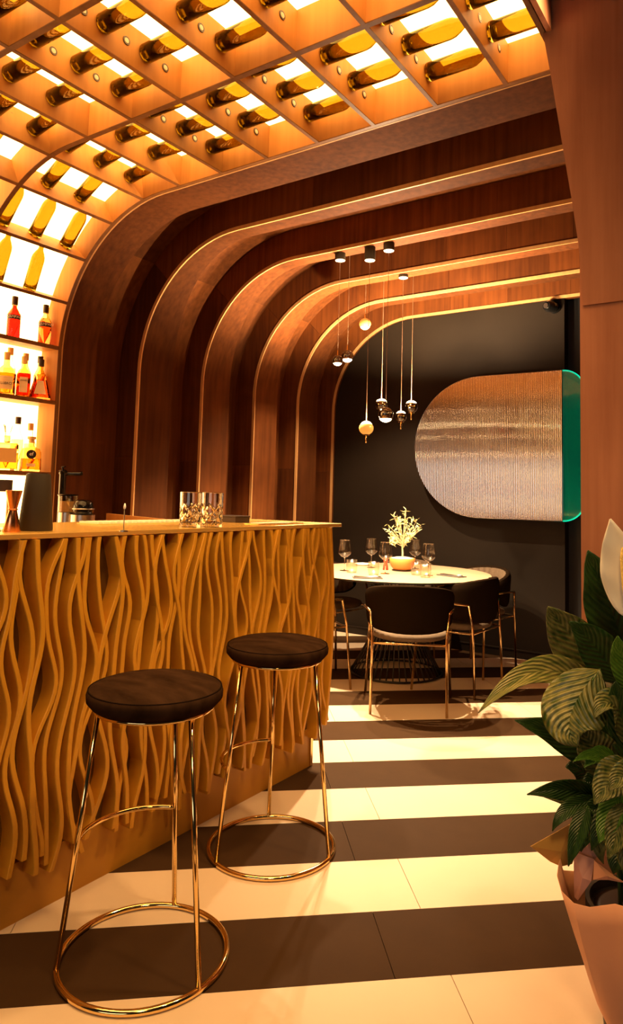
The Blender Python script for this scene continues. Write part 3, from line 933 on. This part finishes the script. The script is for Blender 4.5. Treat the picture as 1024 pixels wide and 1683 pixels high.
# ------------------------------------------------------------------ things on the bar
ZB = 1.128
MB_ = MB
cg = None
for px, lab in [(312, 'cut crystal tumbler on the bar, left of the pair'), (348, 'cut crystal tumbler on the bar, right of the pair')]:
    p = pz(px, 866, ZB)
    if cg is None:
        cg = thing('crystal_tumbler', lab, 'glass', (p.x, p.y, ZB), 0, 'cut crystal tumblers on the bar')
        mb = MB(); n = 40; rows = 26; H = .135
        def cut(u, v):
            a = 2 * pi * u; z = v * H; r = .0405 + .002 * v
            if .08 < v < .66:
                k = 7
                d1 = abs(((u * k + v * 3.1) % 1) - .5); d2 = abs(((u * k - v * 3.1) % 1) - .5)
                r -= .0042 * max(0, 1 - min(d1, d2) / .13)
            return (r * math.cos(a), r * math.sin(a), z)
        mb.grid(cut, 112, 44, closed_u=True)
        k0 = len(mb.v)
        def inn(u, v):
            a = 2 * pi * u; z = H - v * (H - .016); r = .0375 if v < .97 else .034
            return (r * math.cos(a), r * math.sin(a), z)
        mb.grid(inn, 112, 6, closed_u=True)
        for i in range(112):
            i2 = (i + 1) % 112
            mb.f.append((i * 45 + 44, i2 * 45 + 44, k0 + i2 * 7, k0 + i * 7))
        mb.f.append(tuple(i * 45 for i in range(112))[::-1]); mb.f.append(tuple(k0 + i * 7 + 6 for i in range(112)))
        mb.build('cut_body', 'crystal', cg, angle=25)
        MB().tube([(.0402 * math.cos(a), .0402 * math.sin(a), H) for a in [2 * pi * i / 40 for i in range(40)]], .0014, 5, True).build('rim', 'crystal', cg, smooth=True)
    else: dup(cg, (p.x, p.y, ZB), .3, lab)
p = pz(382, 858, ZB)
bx_ = thing('menu_box', 'low dark leather box on the bar beside the crystal tumblers', 'box', (p.x, p.y, ZB), R(4))
MB().box(-.06, .06, -.055, .055, 0, .024).build('body', 'leather', bx_, bevel=.002)
MB().box(-.062, .062, -.057, .057, .0245, .031).build('lid', 'leather', bx_, bevel=.0015)
p = pz(452, 861, ZB)
ry = thing('bill_tray', 'thin gold bill tray near the far end of the bar', 'tray', (p.x, p.y, ZB), 0)
MB().box(-.04, .04, -.17, .17, 0, .004).build('plate', 'brass', ry, bevel=.001)
MB().box(-.03, .03, -.14, .10, .0045, .007).build('paper_slip', 'paper', ry)
p = pz(203, 874, ZB)
pk = thing('cocktail_spoon', 'short silver bar spoon standing upright on the bar', 'spoon', (p.x, p.y, ZB))
MB().lathe([(0, 0), (.014, 0), (.014, .004), (0, .006)], 16).build('holder', 'steel', pk, angle=40)
MB().tube([(0, 0, .004), (0, 0, .072)], .0015, 6).build('shaft', 'steel', pk)
MB().lathe([(0, .072), (.0035, .075), (.0042, .082), (.002, .092), (0, .093)], 10).build('tip', 'white', pk, smooth=True)
# ribbed rubber bar mat behind
m0, m1 = pz(196, 866, ZB), pz(300, 864, ZB)
mt = thing('bar_mat', 'ribbed cream bar mat left of the crystal tumblers', 'mat', (-2.30, 2.1, ZB))
MB().box(-.06, .06, -.34, .30, 0, .004).build('base', 'label', mt)
for i in range(22):
    MB().box(-.058, .058, -.33 + i * .029, -.33 + i * .029 + .016, .0042, .011).build('rib', 'paper', mt)
# tapered dark cone
p = pz(58, 872, ZB)
cn = thing('cone_lamp', 'tall dark grey truncated cone standing on the left of the bar', 'lamp', (p.x, p.y, ZB))
MB().lathe([(0, 0), (.050, 0), (.052, .004), (.037, .176), (.035, .180), (0, .180)], 40).build('body', 'cone', cn, angle=50)
MB().lathe([(0, .1802), (.031, .1802), (.031, .182), (0, .182)], 30).build('top_disc', 'wire', cn)
p = pz(19, 874, ZB)
jg = thing('jigger', 'copper hourglass jigger on the left of the bar', 'jigger', (p.x, p.y, ZB))
MB().lathe([(.026, 0), (.027, .002), (.012, .064), (.011, .068), (.012, .072), (.024, .124), (.0245, .126), (.023, .125), (.0105, .074), (0, .072)], 30).build('cups', 'copper', jg, smooth=True)
MB().tube([(.0125 * math.cos(a), .0125 * math.sin(a), .068) for a in [2 * pi * i / 24 for i in range(24)]], .0025, 6, True).build('collar', 'copper', jg, smooth=True)
p = pz(-4, 872, ZB)
mg = thing('mixing_glass', 'cut glass cocktail mixer with dark lid at the photo left edge', 'glass', (p.x, p.y, ZB))
MB().lathe([(0, 0), (.034, 0), (.034, .12), (.031, .12), (.031, .008), (0, .008)], 30).build('body', 'crystal', mg, angle=40)
MB().lathe([(0, .121), (.0345, .121), (.0345, .158), (0, .158)], 30).build('lid', 'leather', mg, angle=40)

# ------------------------------------------------------------------ back bar: worktop, tap, containers
bk = thing('back_counter', 'low back bar counter behind the gold bar, under the lit shelves', 'counter', (-3.4, 1.7, 0))
MB().box(-3.70, -3.16, .3, 2.94, .925, .95).build('worktop', 'brass_dull', bk, world=True)
for i in range(4):
    y_ = .3 + i * .66
    MB().box(-3.70, -3.20, y_, y_ + .655, .0, .924).build('cabinet', 'rib_soffit', bk, world=True)
    MB().box(-3.20, -3.185, y_ + .006, y_ + .649, .08, .915).build('door', 'rib_face', bk, world=True)
up_ = thing('bar_upstand', 'low orange wood upstand behind the bar top', 'upstand', (-3.2, 2.9, 0))
MB().prism([(-3.66, .951), (-3.66, 1.118), (-3.1, 1.10), (-2.62, 1.075), (-2.62, 0.0), (-3.155, 0.0), (-3.155, .951)], 'y', 2.945, 2.965).build('board', 'rack', up_, world=True)
ZK = .951
def onback(px, zlevel, X): 
    return pX(px, 840, X)
q = pX(100, 840, -3.52)
tp = thing('beer_tap', 'black swan-neck tap on the back bar counter', 'tap', (-3.52, q.y, ZK))
h = pX(100, 771, -3.52).z - ZK
MB().lathe([(0, 0), (.03, 0), (.03, .02), (.019, .03), (.019, h - .03), (.023, h - .025), (.023, h - .008), (.012, h), (0, h)], 20).build('column', 'chrome_black', tp, angle=40)
MB().tube([(.0, 0, h - .022), (.03, .02, h - .026), (.07, .06, h - .024), (.082, .072, h - .02)], [.011, .012, .011, .012], 10).build('spout', 'chrome_black', tp, smooth=True)
MB().tube([(0, 0, h - .005), (-.004, -.004, h + .012), (.01, .008, h + .016)], [.006, .007, .004], 8).build('lever', 'chrome_black', tp, smooth=True)
q = pX(110, 850, -3.39)
sb = thing('steel_canister', 'steel canister with a dark glass jar top on the back bar', 'canister', (-3.39, q.y, ZK))
h1 = pX(112, 842, -3.39).z - ZK; h2 = pX(112, 812, -3.39).z - ZK
MB().lathe([(0, 0), (.046, 0), (.046, h1), (.04, h1 + .002), (0, h1 + .002)], 28).build('body', 'steel', sb, angle=40)
MB().lathe([(0, h1 + .003), (.05, h1 + .003), (.052, h2 - .012), (.05, h2 - .012)], 28, caps=False).build('jar', 'smoke', sb, angle=40)
MB().lathe([(0, h1 + .004), (.046, h1 + .004), (.047, h2 - .04), (0, h2 - .04)], 24).build('contents', 'amber_solid', sb, angle=40)  # shares the lamp globe's emission, so it glows without being a lamp
MB().lathe([(0, h2 - .011), (.054, h2 - .011), (.056, h2 - .004), (.05, h2), (0, h2)], 28).build('lid', 'chrome_black', sb, angle=40)
q = pX(136, 850, -3.27)
s2 = thing('steel_tub', 'wide steel tub with a glossy black domed lid on the back bar', 'tub', (-3.27, q.y, ZK))
h1 = pX(134, 846, -3.27).z - ZK; h2 = pX(134, 821, -3.27).z - ZK
MB().lathe([(0, 0), (.062, 0), (.064, h1), (.06, h1), (0, h1)], 32).build('body', 'steel', s2, angle=40)
MB().lathe([(0, h1 + .001), (.05, h1 + .001), (.056, h1 + .03), (.05, h2 - .015), (.035, h2 - .004), (0, h2)], 30).build('dome_lid', 'chrome_black', s2, smooth=True)
MB().tube([(.056 * math.cos(a), .056 * math.sin(a), h1 + .032) for a in [2 * pi * i / 32 for i in range(32)]], .004, 6, True).build('lid_band', 'steel', s2, smooth=True)

# ------------------------------------------------------------------ liquor on the lit shelves
FACE = math.atan2(CAM.y - 2.2, CAM.x + 3.8)           # direction from the shelves to the camera


def liquor(name, px, Xp, shelf_s, prof_, liq, cap, label, lab_rect=None, lab_mat='label', txt=None, tcol='ink', fill=None, sq=None, cap_prof=None, flat=1.):
    z = shelf_s + .0125
    p = pX(px, 600, Xp)
    t = thing(name, label, 'bottle', (Xp, p.y, z), FACE + pi / 2)
    H = prof_[-1][1]
    def shape(mb):
        if sq:
            for v in mb.v:
                r = math.hypot(v.x, v.y)
                if r > 1e-6:
                    a = math.atan2(v.y, v.x); k = (abs(math.cos(a)) ** 4 + abs(math.sin(a)) ** 4) ** -.25
                    f_ = min(1, max(0, (r - .014) / .01)); kk = 1 + (k - 1) * f_
                    v.x *= kk; v.y *= kk * (1 + (sq - 1) * f_)
        for v in mb.v: v.y *= flat
        return mb
    wallp = [(0, .004)] + prof_ + [(max(r - .0028, 0), zz - (.0 if i == len(prof_) - 1 else -.001)) for i, (r, zz) in list(enumerate(prof_))[::-1] if zz > .008] + [(0, .010)]
    shape(MB().lathe(wallp, 32)).build('glass_body', 'pale_liquor' if liq != 'pale_liquor' else 'crystal', t, angle=35)
    fz = fill or H * .62
    lp = [(0, .0105)] + [(max(r - .0032, .002), max(zz, .011)) for r, zz in prof_ if zz < fz]
    rl_ = lp[-1][0]
    for (ra, za_), (rb, zb_l) in zip(prof_, prof_[1:]):
        if za_ < fz <= zb_l: rl_ = max(ra + (rb - ra) * (fz - za_) / (zb_l - za_) - .0032, .002)
    lp += [(rl_, fz), (0, fz)]
    shape(MB().lathe(lp, 32)).build('liquor', liq, t, angle=35)
    cp = cap_prof or [(0, H - .02), (.0165, H - .02), (.0165, H + .022), (0, H + .023)]
    MB().lathe(cp, 20).build('cap', cap, t, angle=40)
    if lab_rect:
        wl_, z0, z1, dist = lab_rect
        if sq:
            lp_ = MB().box(-wl_, wl_, -dist - .0012, -dist, z0, z1).build('label_paper', lab_mat, t)
        else:
            mb = MB()
            lp_ = mb.grid(lambda u, v: (dist * math.sin((u - .5) * 2 * wl_), -dist * flat * math.cos((u - .5) * 2 * wl_), z0 + (z1 - z0) * v), 14, 1).build('label_paper', lab_mat, t, solid=.0006)
        if txt:
            text(txt[0], txt[1], tcol, lp_, (0, -dist * flat - .002, txt[2]), (pi / 2, 0, 0))
    return t


WB = lambda r, h: [(r - .004, 0), (r, .006), (r, h * .62), (r - .006, h * .68), (.017, h * .78), (.0145, h * .82), (.0145, h)]
# red aperitif pair
for px, liq, lab, fl in [(18, 'red_liquor', 'full red aperitif bottle on the upper lit shelf', .20), (70, 'pink_liquor', 'paler half full red aperitif bottle next to the arch', .17)]:
    liquor('aperitif_bottle', px, -3.80, BS[2], WB(.037, .238), liq, 'cap', lab, (1.1, .115, .142, .0378), 'label_black', ('CAMPARI', .0215, .1285), 'letter', fill=fl,
           cap_prof=[(0, .205), (.0168, .205), (.0168, .215), (.0172, .216), (.0172, .256), (0, .257)])
# middle shelf
liquor('spirit_bottle', 11, -3.768, BS[1], [(.050, 0), (.053, .008), (.053, .12), (.045, .145), (.018, .172), (.0165, .2), (.0165, .225)], 'amber_liquor', 'label', 'broad amber spirit bottle with cream label on the middle lit shelf', (.75, .03, .105, .0536), 'label_cream', ('FELLERCO', .020, .062), 'ink', fill=.125, flat=.75)
liquor('spirit_bottle', 40, -3.768, BS[1], [(.036, 0), (.039, .008), (.039, .13), (.030, .155), (.016, .172), (.0155, .2), (.0155, .22)], 'brown_liquor', 'label', 'square dark brown spirit bottle in the middle lit shelf row', (.022, .025, .115, .0395), 'label_cream', ("L'AMARO", .011, .095), 'ink', fill=.14, sq=1.)
liquor('spirit_bottle', 68, -3.768, BS[1], [(.064, 0), (.066, .008), (.028, .150), (.019, .17), (.0155, .18), (.0155, .222)], 'pink_liquor', 'leather', 'triangular bottle flaring to a wide base, beside the arch', None, 'label_cream', None, fill=.12, flat=.62)
tr = [o for o in COL.objects if o.get('label', '').startswith('triangular bottle')][0]
MB().add([(-.034, -.0385, .03), (.034, -.0385, .03), (.016, -.0265, .112), (-.016, -.0265, .112), (-.034, -.0375, .03), (.034, -.0375, .03), (.016, -.0255, .112), (-.016, -.0255, .112)], [(0, 1, 2, 3), (7, 6, 5, 4), (0, 4, 5, 1), (1, 5, 6, 2), (2, 6, 7, 3), (3, 7, 4, 0)]).build('label_paper', 'label_cream', tr)
liquor('spirit_bottle', 16, -3.840, BS[1], WB(.034, .27), 'pale_liquor', 'label', 'clear bottle with tan cap behind the broad amber bottle', None)
liquor('spirit_bottle', 42, -3.840, BS[1], WB(.034, .255), 'brown_liquor', 'label', 'dark bottle with tan cap behind the square brown bottle', None)
liquor('spirit_bottle', 66, -3.840, BS[1], WB(.034, .255), 'pink_liquor', 'leather', 'slim pink bottle behind the triangular bottle', None)
# lower shelf
liquor('spirit_bottle', 20, -3.768, BS[0], [(.060, 0), (.062, .008), (.062, .145), (.056, .155), (.02, .165), (.0165, .172), (.0165, .20)], 'amber_liquor', 'crystal', 'square decanter of golden spirit with glass stopper on the lowest shelf', (.052, .045, .125, .062), 'label', None, fill=.10, sq=.75,
       cap_prof=[(0, .19), (.014, .19), (.014, .215), (.018, .225), (.026, .262), (.0, .264)])
liquor('spirit_bottle', 60, -3.768, BS[0], [(.056, 0), (.060, .01), (.056, .115), (.046, .135), (.018, .148), (.0155, .16), (.0155, .178)], 'amber_liquor', 'label', 'rounded spirit bottle with dark round seal, above the cone lamp', None, fill=.075,
       cap_prof=[(0, .17), (.0155, .17), (.016, .19), (.024, .192), (.024, .206), (0, .207)], flat=.68)
sl = [o for o in COL.objects if o.get('label', '').startswith('rounded spirit bottle')][0]
rs_l = MB().tube([(0, -.038, .10), (0, -.0415, .10)], .027, 24).build('round_seal', 'label_black', sl)
text('ef', .03, 'letter', rs_l, (0, -.0422, .102), (pi / 2, 0, 0))
MB().box(-.024, .024, -.0420, -.0405, .028, .046).build('label_paper', 'label_cream', sl)
liquor('spirit_bottle', 36, -3.840, BS[0], WB(.034, .30), 'pale_liquor', 'leather', 'clear bottle with dark stopper behind the square decanter', None)
liquor('spirit_bottle', 57, -3.840, BS[0], WB(.034, .27), 'pale_liquor', 'label', 'clear bottle with tan stopper behind the round-sealed bottle', None)

# ------------------------------------------------------------------ peace lily in the right foreground
PD = 1.93
pc = pz(1062, 1698, 0)
lily = thing('peace_lily', 'large leafy peace lily with white flower, wrapped pot, right foreground', 'plant', (pc.x, pc.y, 0))
LO = Vector((pc.x, pc.y, 0))
MB().lathe([(0, 0), (.095, 0), (.128, .27), (.136, .27), (.136, .292), (.126, .292), (.124, .27), (0, .265)], 36).build('pot', 'pot', lily, angle=40)
MB().lathe([(0, .268), (.122, .268), (.10, .276), (0, .28)], 24).build('soil', 'leather', lily, smooth=True)


def leaf(base, mid, tip, wpx, m, db, dm, dt, fold=.25, twist=0., name='leaf', solid=.0016):
    """leaf blade along a curve through three image points at three distances; width wpx pixels at its middle"""
    b_, m_, t_ = pD(*base, db), pD(*mid, dm), pD(*tip, dt)
    c_ = m_ * 2 - (b_ + t_) * .5                        # quadratic control through the middle point
    half = wpx * dm / F * .5
    view = (CAM - m_).normalized()
    def pt(u):
        return b_ * (1 - u) ** 2 + c_ * 2 * u * (1 - u) + t_ * u * u
    def fn(u, v):
        p = pt(u); tg = (pt(min(1, u + .02)) - pt(max(0, u - .02))).normalized()
        nrm = (view - tg * view.dot(tg)).normalized()
        nrm = Matrix.Rotation(twist, 3, tg) @ nrm
        sd = tg.cross(nrm)
        wd = half * (math.sin(pi * min(1, max(0, u)) ** .72) ** .9) if 0 < u < 1 else 0
        wd = max(wd, half * .03)
        k = (v - .5) * 2
        wav = .06 * half * math.sin(u * 19 + v * 5) * abs(k)
        return p + sd * (wd * k) + nrm * (wd * fold * (abs(k) ** 1.4) * (1 if fold > 0 else 1) + wav)
    return MB().grid(fn, 18, 8, uv=True).build(name, m, lily, smooth=True, world=True, solid=solid)


LV = [  # base, mid, tip, width, material, distances
    ((1000, 1180), (905, 1103), (786, 1172), 52, 'leaf_pale', 1.95, 1.85, 1.75, .35, .35),
    ((985, 1100), (938, 1175), (950, 1226), 104, 'leaf_mid', 1.72, 1.66, 1.62, -.25, .1),
    ((1000, 1135), (942, 1050), (900, 998), 84, 'leaf_mid', 2.0, 1.95, 1.92, .2, -.2),
    ((1000, 1125), (935, 1070), (922, 1072), 70, 'leaf_pale', 2.02, 1.99, 1.99, .15, -.4),
    ((1018, 1120), (978, 1062), (936, 1022), 66, 'leaf_dark', 1.86, 1.82, 1.80, .2, .1),
    ((1040, 1100), (1000, 990), (966, 905), 92, 'leaf_dark', 1.98, 1.94, 1.92, .25, .2),
    ((1035, 1075), (1022, 990), (1000, 925), 80, 'leaf_dark', 2.06, 2.02, 2.0, .25, -.2),
    ((1000, 1268), (930, 1215), (846, 1184), 56, 'leaf_dark', 1.9, 1.86, 1.84, .3, .2),
    ((1010, 1275), (975, 1225), (955, 1186), 66, 'leaf_mid', 1.72, 1.68, 1.66, .25, .1),
    ((985, 1312), (930, 1298), (866, 1306), 36, 'leaf_dark', 1.82, 1.78, 1.76, .3, -.2),
    ((990, 1320), (935, 1312), (880, 1303), 30, 'leaf_mid', 1.85, 1.82, 1.8, .3, .3),
    ((985, 1315), (935, 1330), (908, 1366), 26, 'leaf_dark', 1.76, 1.73, 1.72, .3, .1),
    ((965, 1325), (950, 1370), (934, 1424), 30, 'leaf_dark', 1.72, 1.69, 1.68, .3, 0),
    ((985, 1330), (962, 1365), (955, 1400), 34, 'leaf_dark', 1.74, 1.72, 1.71, .3, .1),
    ((1040, 1262), (1006, 1283), (977, 1322), 62, 'leaf_mid', 1.62, 1.60, 1.58, .3, .2),
    ((1022, 1300), (1000, 1345), (985, 1386), 40, 'leaf_bright', 1.62, 1.60, 1.58, .3, 0),
    ((1030, 1320), (1015, 1365), (1000, 1412), 44, 'leaf_mid', 1.60, 1.58, 1.56, .3, -.1),
    ((1015, 1290), (1003, 1220), (985, 1160), 46, 'leaf_bright', 1.75, 1.72, 1.70, .3, .2),
    ((1045, 1240), (1010, 1160), (976, 1182), 58, 'leaf_mid', 1.70, 1.66, 1.64, .35, .5),
    ((1050, 1300), (1022, 1180), (1012, 1120), 50, 'leaf_dark', 1.7, 1.67, 1.66, .3, 0),
    ((1020, 1265), (980, 1243), (942, 1252), 24, 'leaf_bright', 1.66, 1.64, 1.62, .4, .4),
    ((1010, 1262), (985, 1244), (960, 1262), 34, 'leaf_bright', 1.68, 1.65, 1.63, .4, .3),
    ((1055, 1150), (1026, 1090), (1015, 1045), 46, 'leaf_bright', 1.68, 1.66, 1.65, .25, 0),
    ((1000, 1320), (960, 1270), (930, 1262), 50, 'leaf_dark', 1.92, 1.9, 1.88, .3, 0),
    ((1030, 1330), (985, 1290), (960, 1290), 60, 'leaf_dark', 1.85, 1.82, 1.8, .3, 0),
    ((1040, 1380), (1010, 1330), (985, 1330), 60, 'leaf_dark', 1.8, 1.78, 1.76, .3, 0),
    ((1050, 1250), (1000, 1180), (960, 1150), 60, 'leaf_dark', 1.98, 1.95, 1.92, .3, 0),
    ((1040, 1200), (995, 1120), (960, 1100), 50, 'leaf_dark', 2.02, 1.99, 1.96, .3, 0),
    ((1060, 1320), (1035, 1230), (1010, 1190), 70, 'leaf_dark', 1.9, 1.86, 1.84, .3, 0),
    ((1060, 1420), (1030, 1340), (1030, 1300), 60, 'leaf_dark', 1.72, 1.70, 1.70, .3, 0),
    ((1030, 1310), (995, 1350), (972, 1398), 40, 'leaf_dark', 1.70, 1.67, 1.66, .3, 0),
    ((1045, 1340), (1020, 1395), (1008, 1436), 46, 'leaf_dark', 1.66, 1.63, 1.62, .3, 0),
    ((1010, 1330), (985, 1370), (992, 1420), 36, 'leaf_mid', 1.72, 1.70, 1.68, .3, .1),
    ((1050, 1330), (1035, 1390), (1030, 1440), 50, 'leaf_mid', 1.62, 1.60, 1.59, .3, 0),
    ((1040, 1290), (1010, 1310), (985, 1350), 44, 'leaf_bright', 1.66, 1.63, 1.62, .3, .2),
    ((1060, 1290), (1030, 1275), (1000, 1300), 50, 'leaf_mid', 1.60, 1.57, 1.56, .3, .2),
    ((1020, 1350), (985, 1330), (955, 1345), 40, 'leaf_dark', 1.76, 1.73, 1.72, .3, 0),
    ((1030, 1240), (1000, 1220), (975, 1240), 46, 'leaf_dark', 1.78, 1.75, 1.74, .3, 0),
    ((1100, 1250), (1080, 1120), (1060, 1050), 80, 'leaf_mid', 1.9, 1.88, 1.86, .3, 0),
    ((1110, 1300), (1130, 1200), (1180, 1160), 80, 'leaf_dark', 1.9, 1.9, 1.9, .3, 0),
    ((1090, 1330), (1120, 1300), (1170, 1330), 70, 'leaf_mid', 1.75, 1.72, 1.7, .3, 0),
]
for a in LV:
    leaf(*a[:4], a[4], *a[5:])
# stems rising from the soil to the leaf bases
rs2 = random.Random(5)
for a in LV[:26]:
    b_ = pD(*a[0], a[5]); s0 = LO + Vector((rs2.uniform(-.05, .05), rs2.uniform(-.05, .05), .24))
    MB().tube([s0, s0.lerp(b_, .55) + Vector((0, 0, .05)), b_, b_ + (pD(*a[1], a[6]) - b_) * .25], [.005, .0042, .0034, .002], 6).build('stem', 'stem', lily, smooth=True, world=True)
# flowers
sa = leaf((1034, 1018), (1020, 925), (1003, 853), 66, 'spathe', 1.80, 1.80, 1.80, .22, -.15, 'spathe')
sx = pD(1030, 985, 1.775); sy_ = pD(1024, 900, 1.775)
MB().tube([sx, sx.lerp(sy_, .3), sx.lerp(sy_, .8), sy_], [.006, .0095, .009, .004], 12).build('spadix', 'spadix', lily, smooth=True, world=True)
MB().tube([LO + Vector((.02, 0, .24)), pD(1050, 1150, 1.84), pD(1036, 1030, 1.80), pD(1033, 1005, 1.80)], [.005, .0045, .004, .004], 8).build('flower_stem', 'stem', lily, smooth=True, world=True)
leaf((1000, 1135), (990, 1112), (982, 1072), 24, 'spathe', 1.9, 1.9, 1.9, .3, 0, 'spathe')

# crumpled paper wrapped round the pot
wp = thing('wrapping_paper', 'crumpled peach wrapping paper around the peace lily pot', 'paper', (pc.x, pc.y, 0))
rw = random.Random(11); NA = 40
ph = [rw.uniform(0, 6.28) for _ in range(6)]
def wrapf(u, v):
    a = 2 * pi * u
    r = .085 + .115 * v ** .75 + (.010 * math.sin(3 * a + ph[0]) + .012 * math.sin(7 * a + ph[1] + 2 * v)) * v
    top_ = .335 + .022 * math.sin(2 * a + ph[2]) + .028 * math.sin(5 * a + ph[3])
    z = .002 + top_ * v
    return Vector((r * math.cos(a), r * math.sin(a), z))
MB().grid(wrapf, NA, 7, closed_u=True).build('sleeve', 'wrap', wp, angle=22, solid=.0015)
def flap(pts, m, name):
    vs = [pD(x, y, d) for x, y, d in pts]
    c = sum(vs, Vector()) / len(vs) + (CAM - vs[0]).normalized() * .012
    MB().add(vs + [c], [(i, (i + 1) % len(vs), len(vs)) for i in range(len(vs))]).build(name, m, wp, world=True, solid=.0015)
flap([(872, 1391, 1.72), (938, 1354, 1.80), (950, 1392, 1.80), (940, 1420, 1.78), (922, 1424, 1.76), (904, 1416, 1.75)], 'kraft', 'ochre_corner')
flap([(943, 1400, 1.735), (977, 1412, 1.72), (972, 1448, 1.70), (950, 1480, 1.71), (944, 1474, 1.725)], 'pinkwrap', 'folded_flap')
flap([(950, 1372, 1.78), (975, 1360, 1.78), (982, 1408, 1.74), (976, 1414, 1.735), (945, 1400, 1.75)], 'pinkwrap', 'folded_flap')
flap([(977, 1414, 1.70), (1010, 1440, 1.66), (1030, 1452, 1.64), (1000, 1446, 1.66), (975, 1446, 1.69)], 'wrap', 'folded_flap')
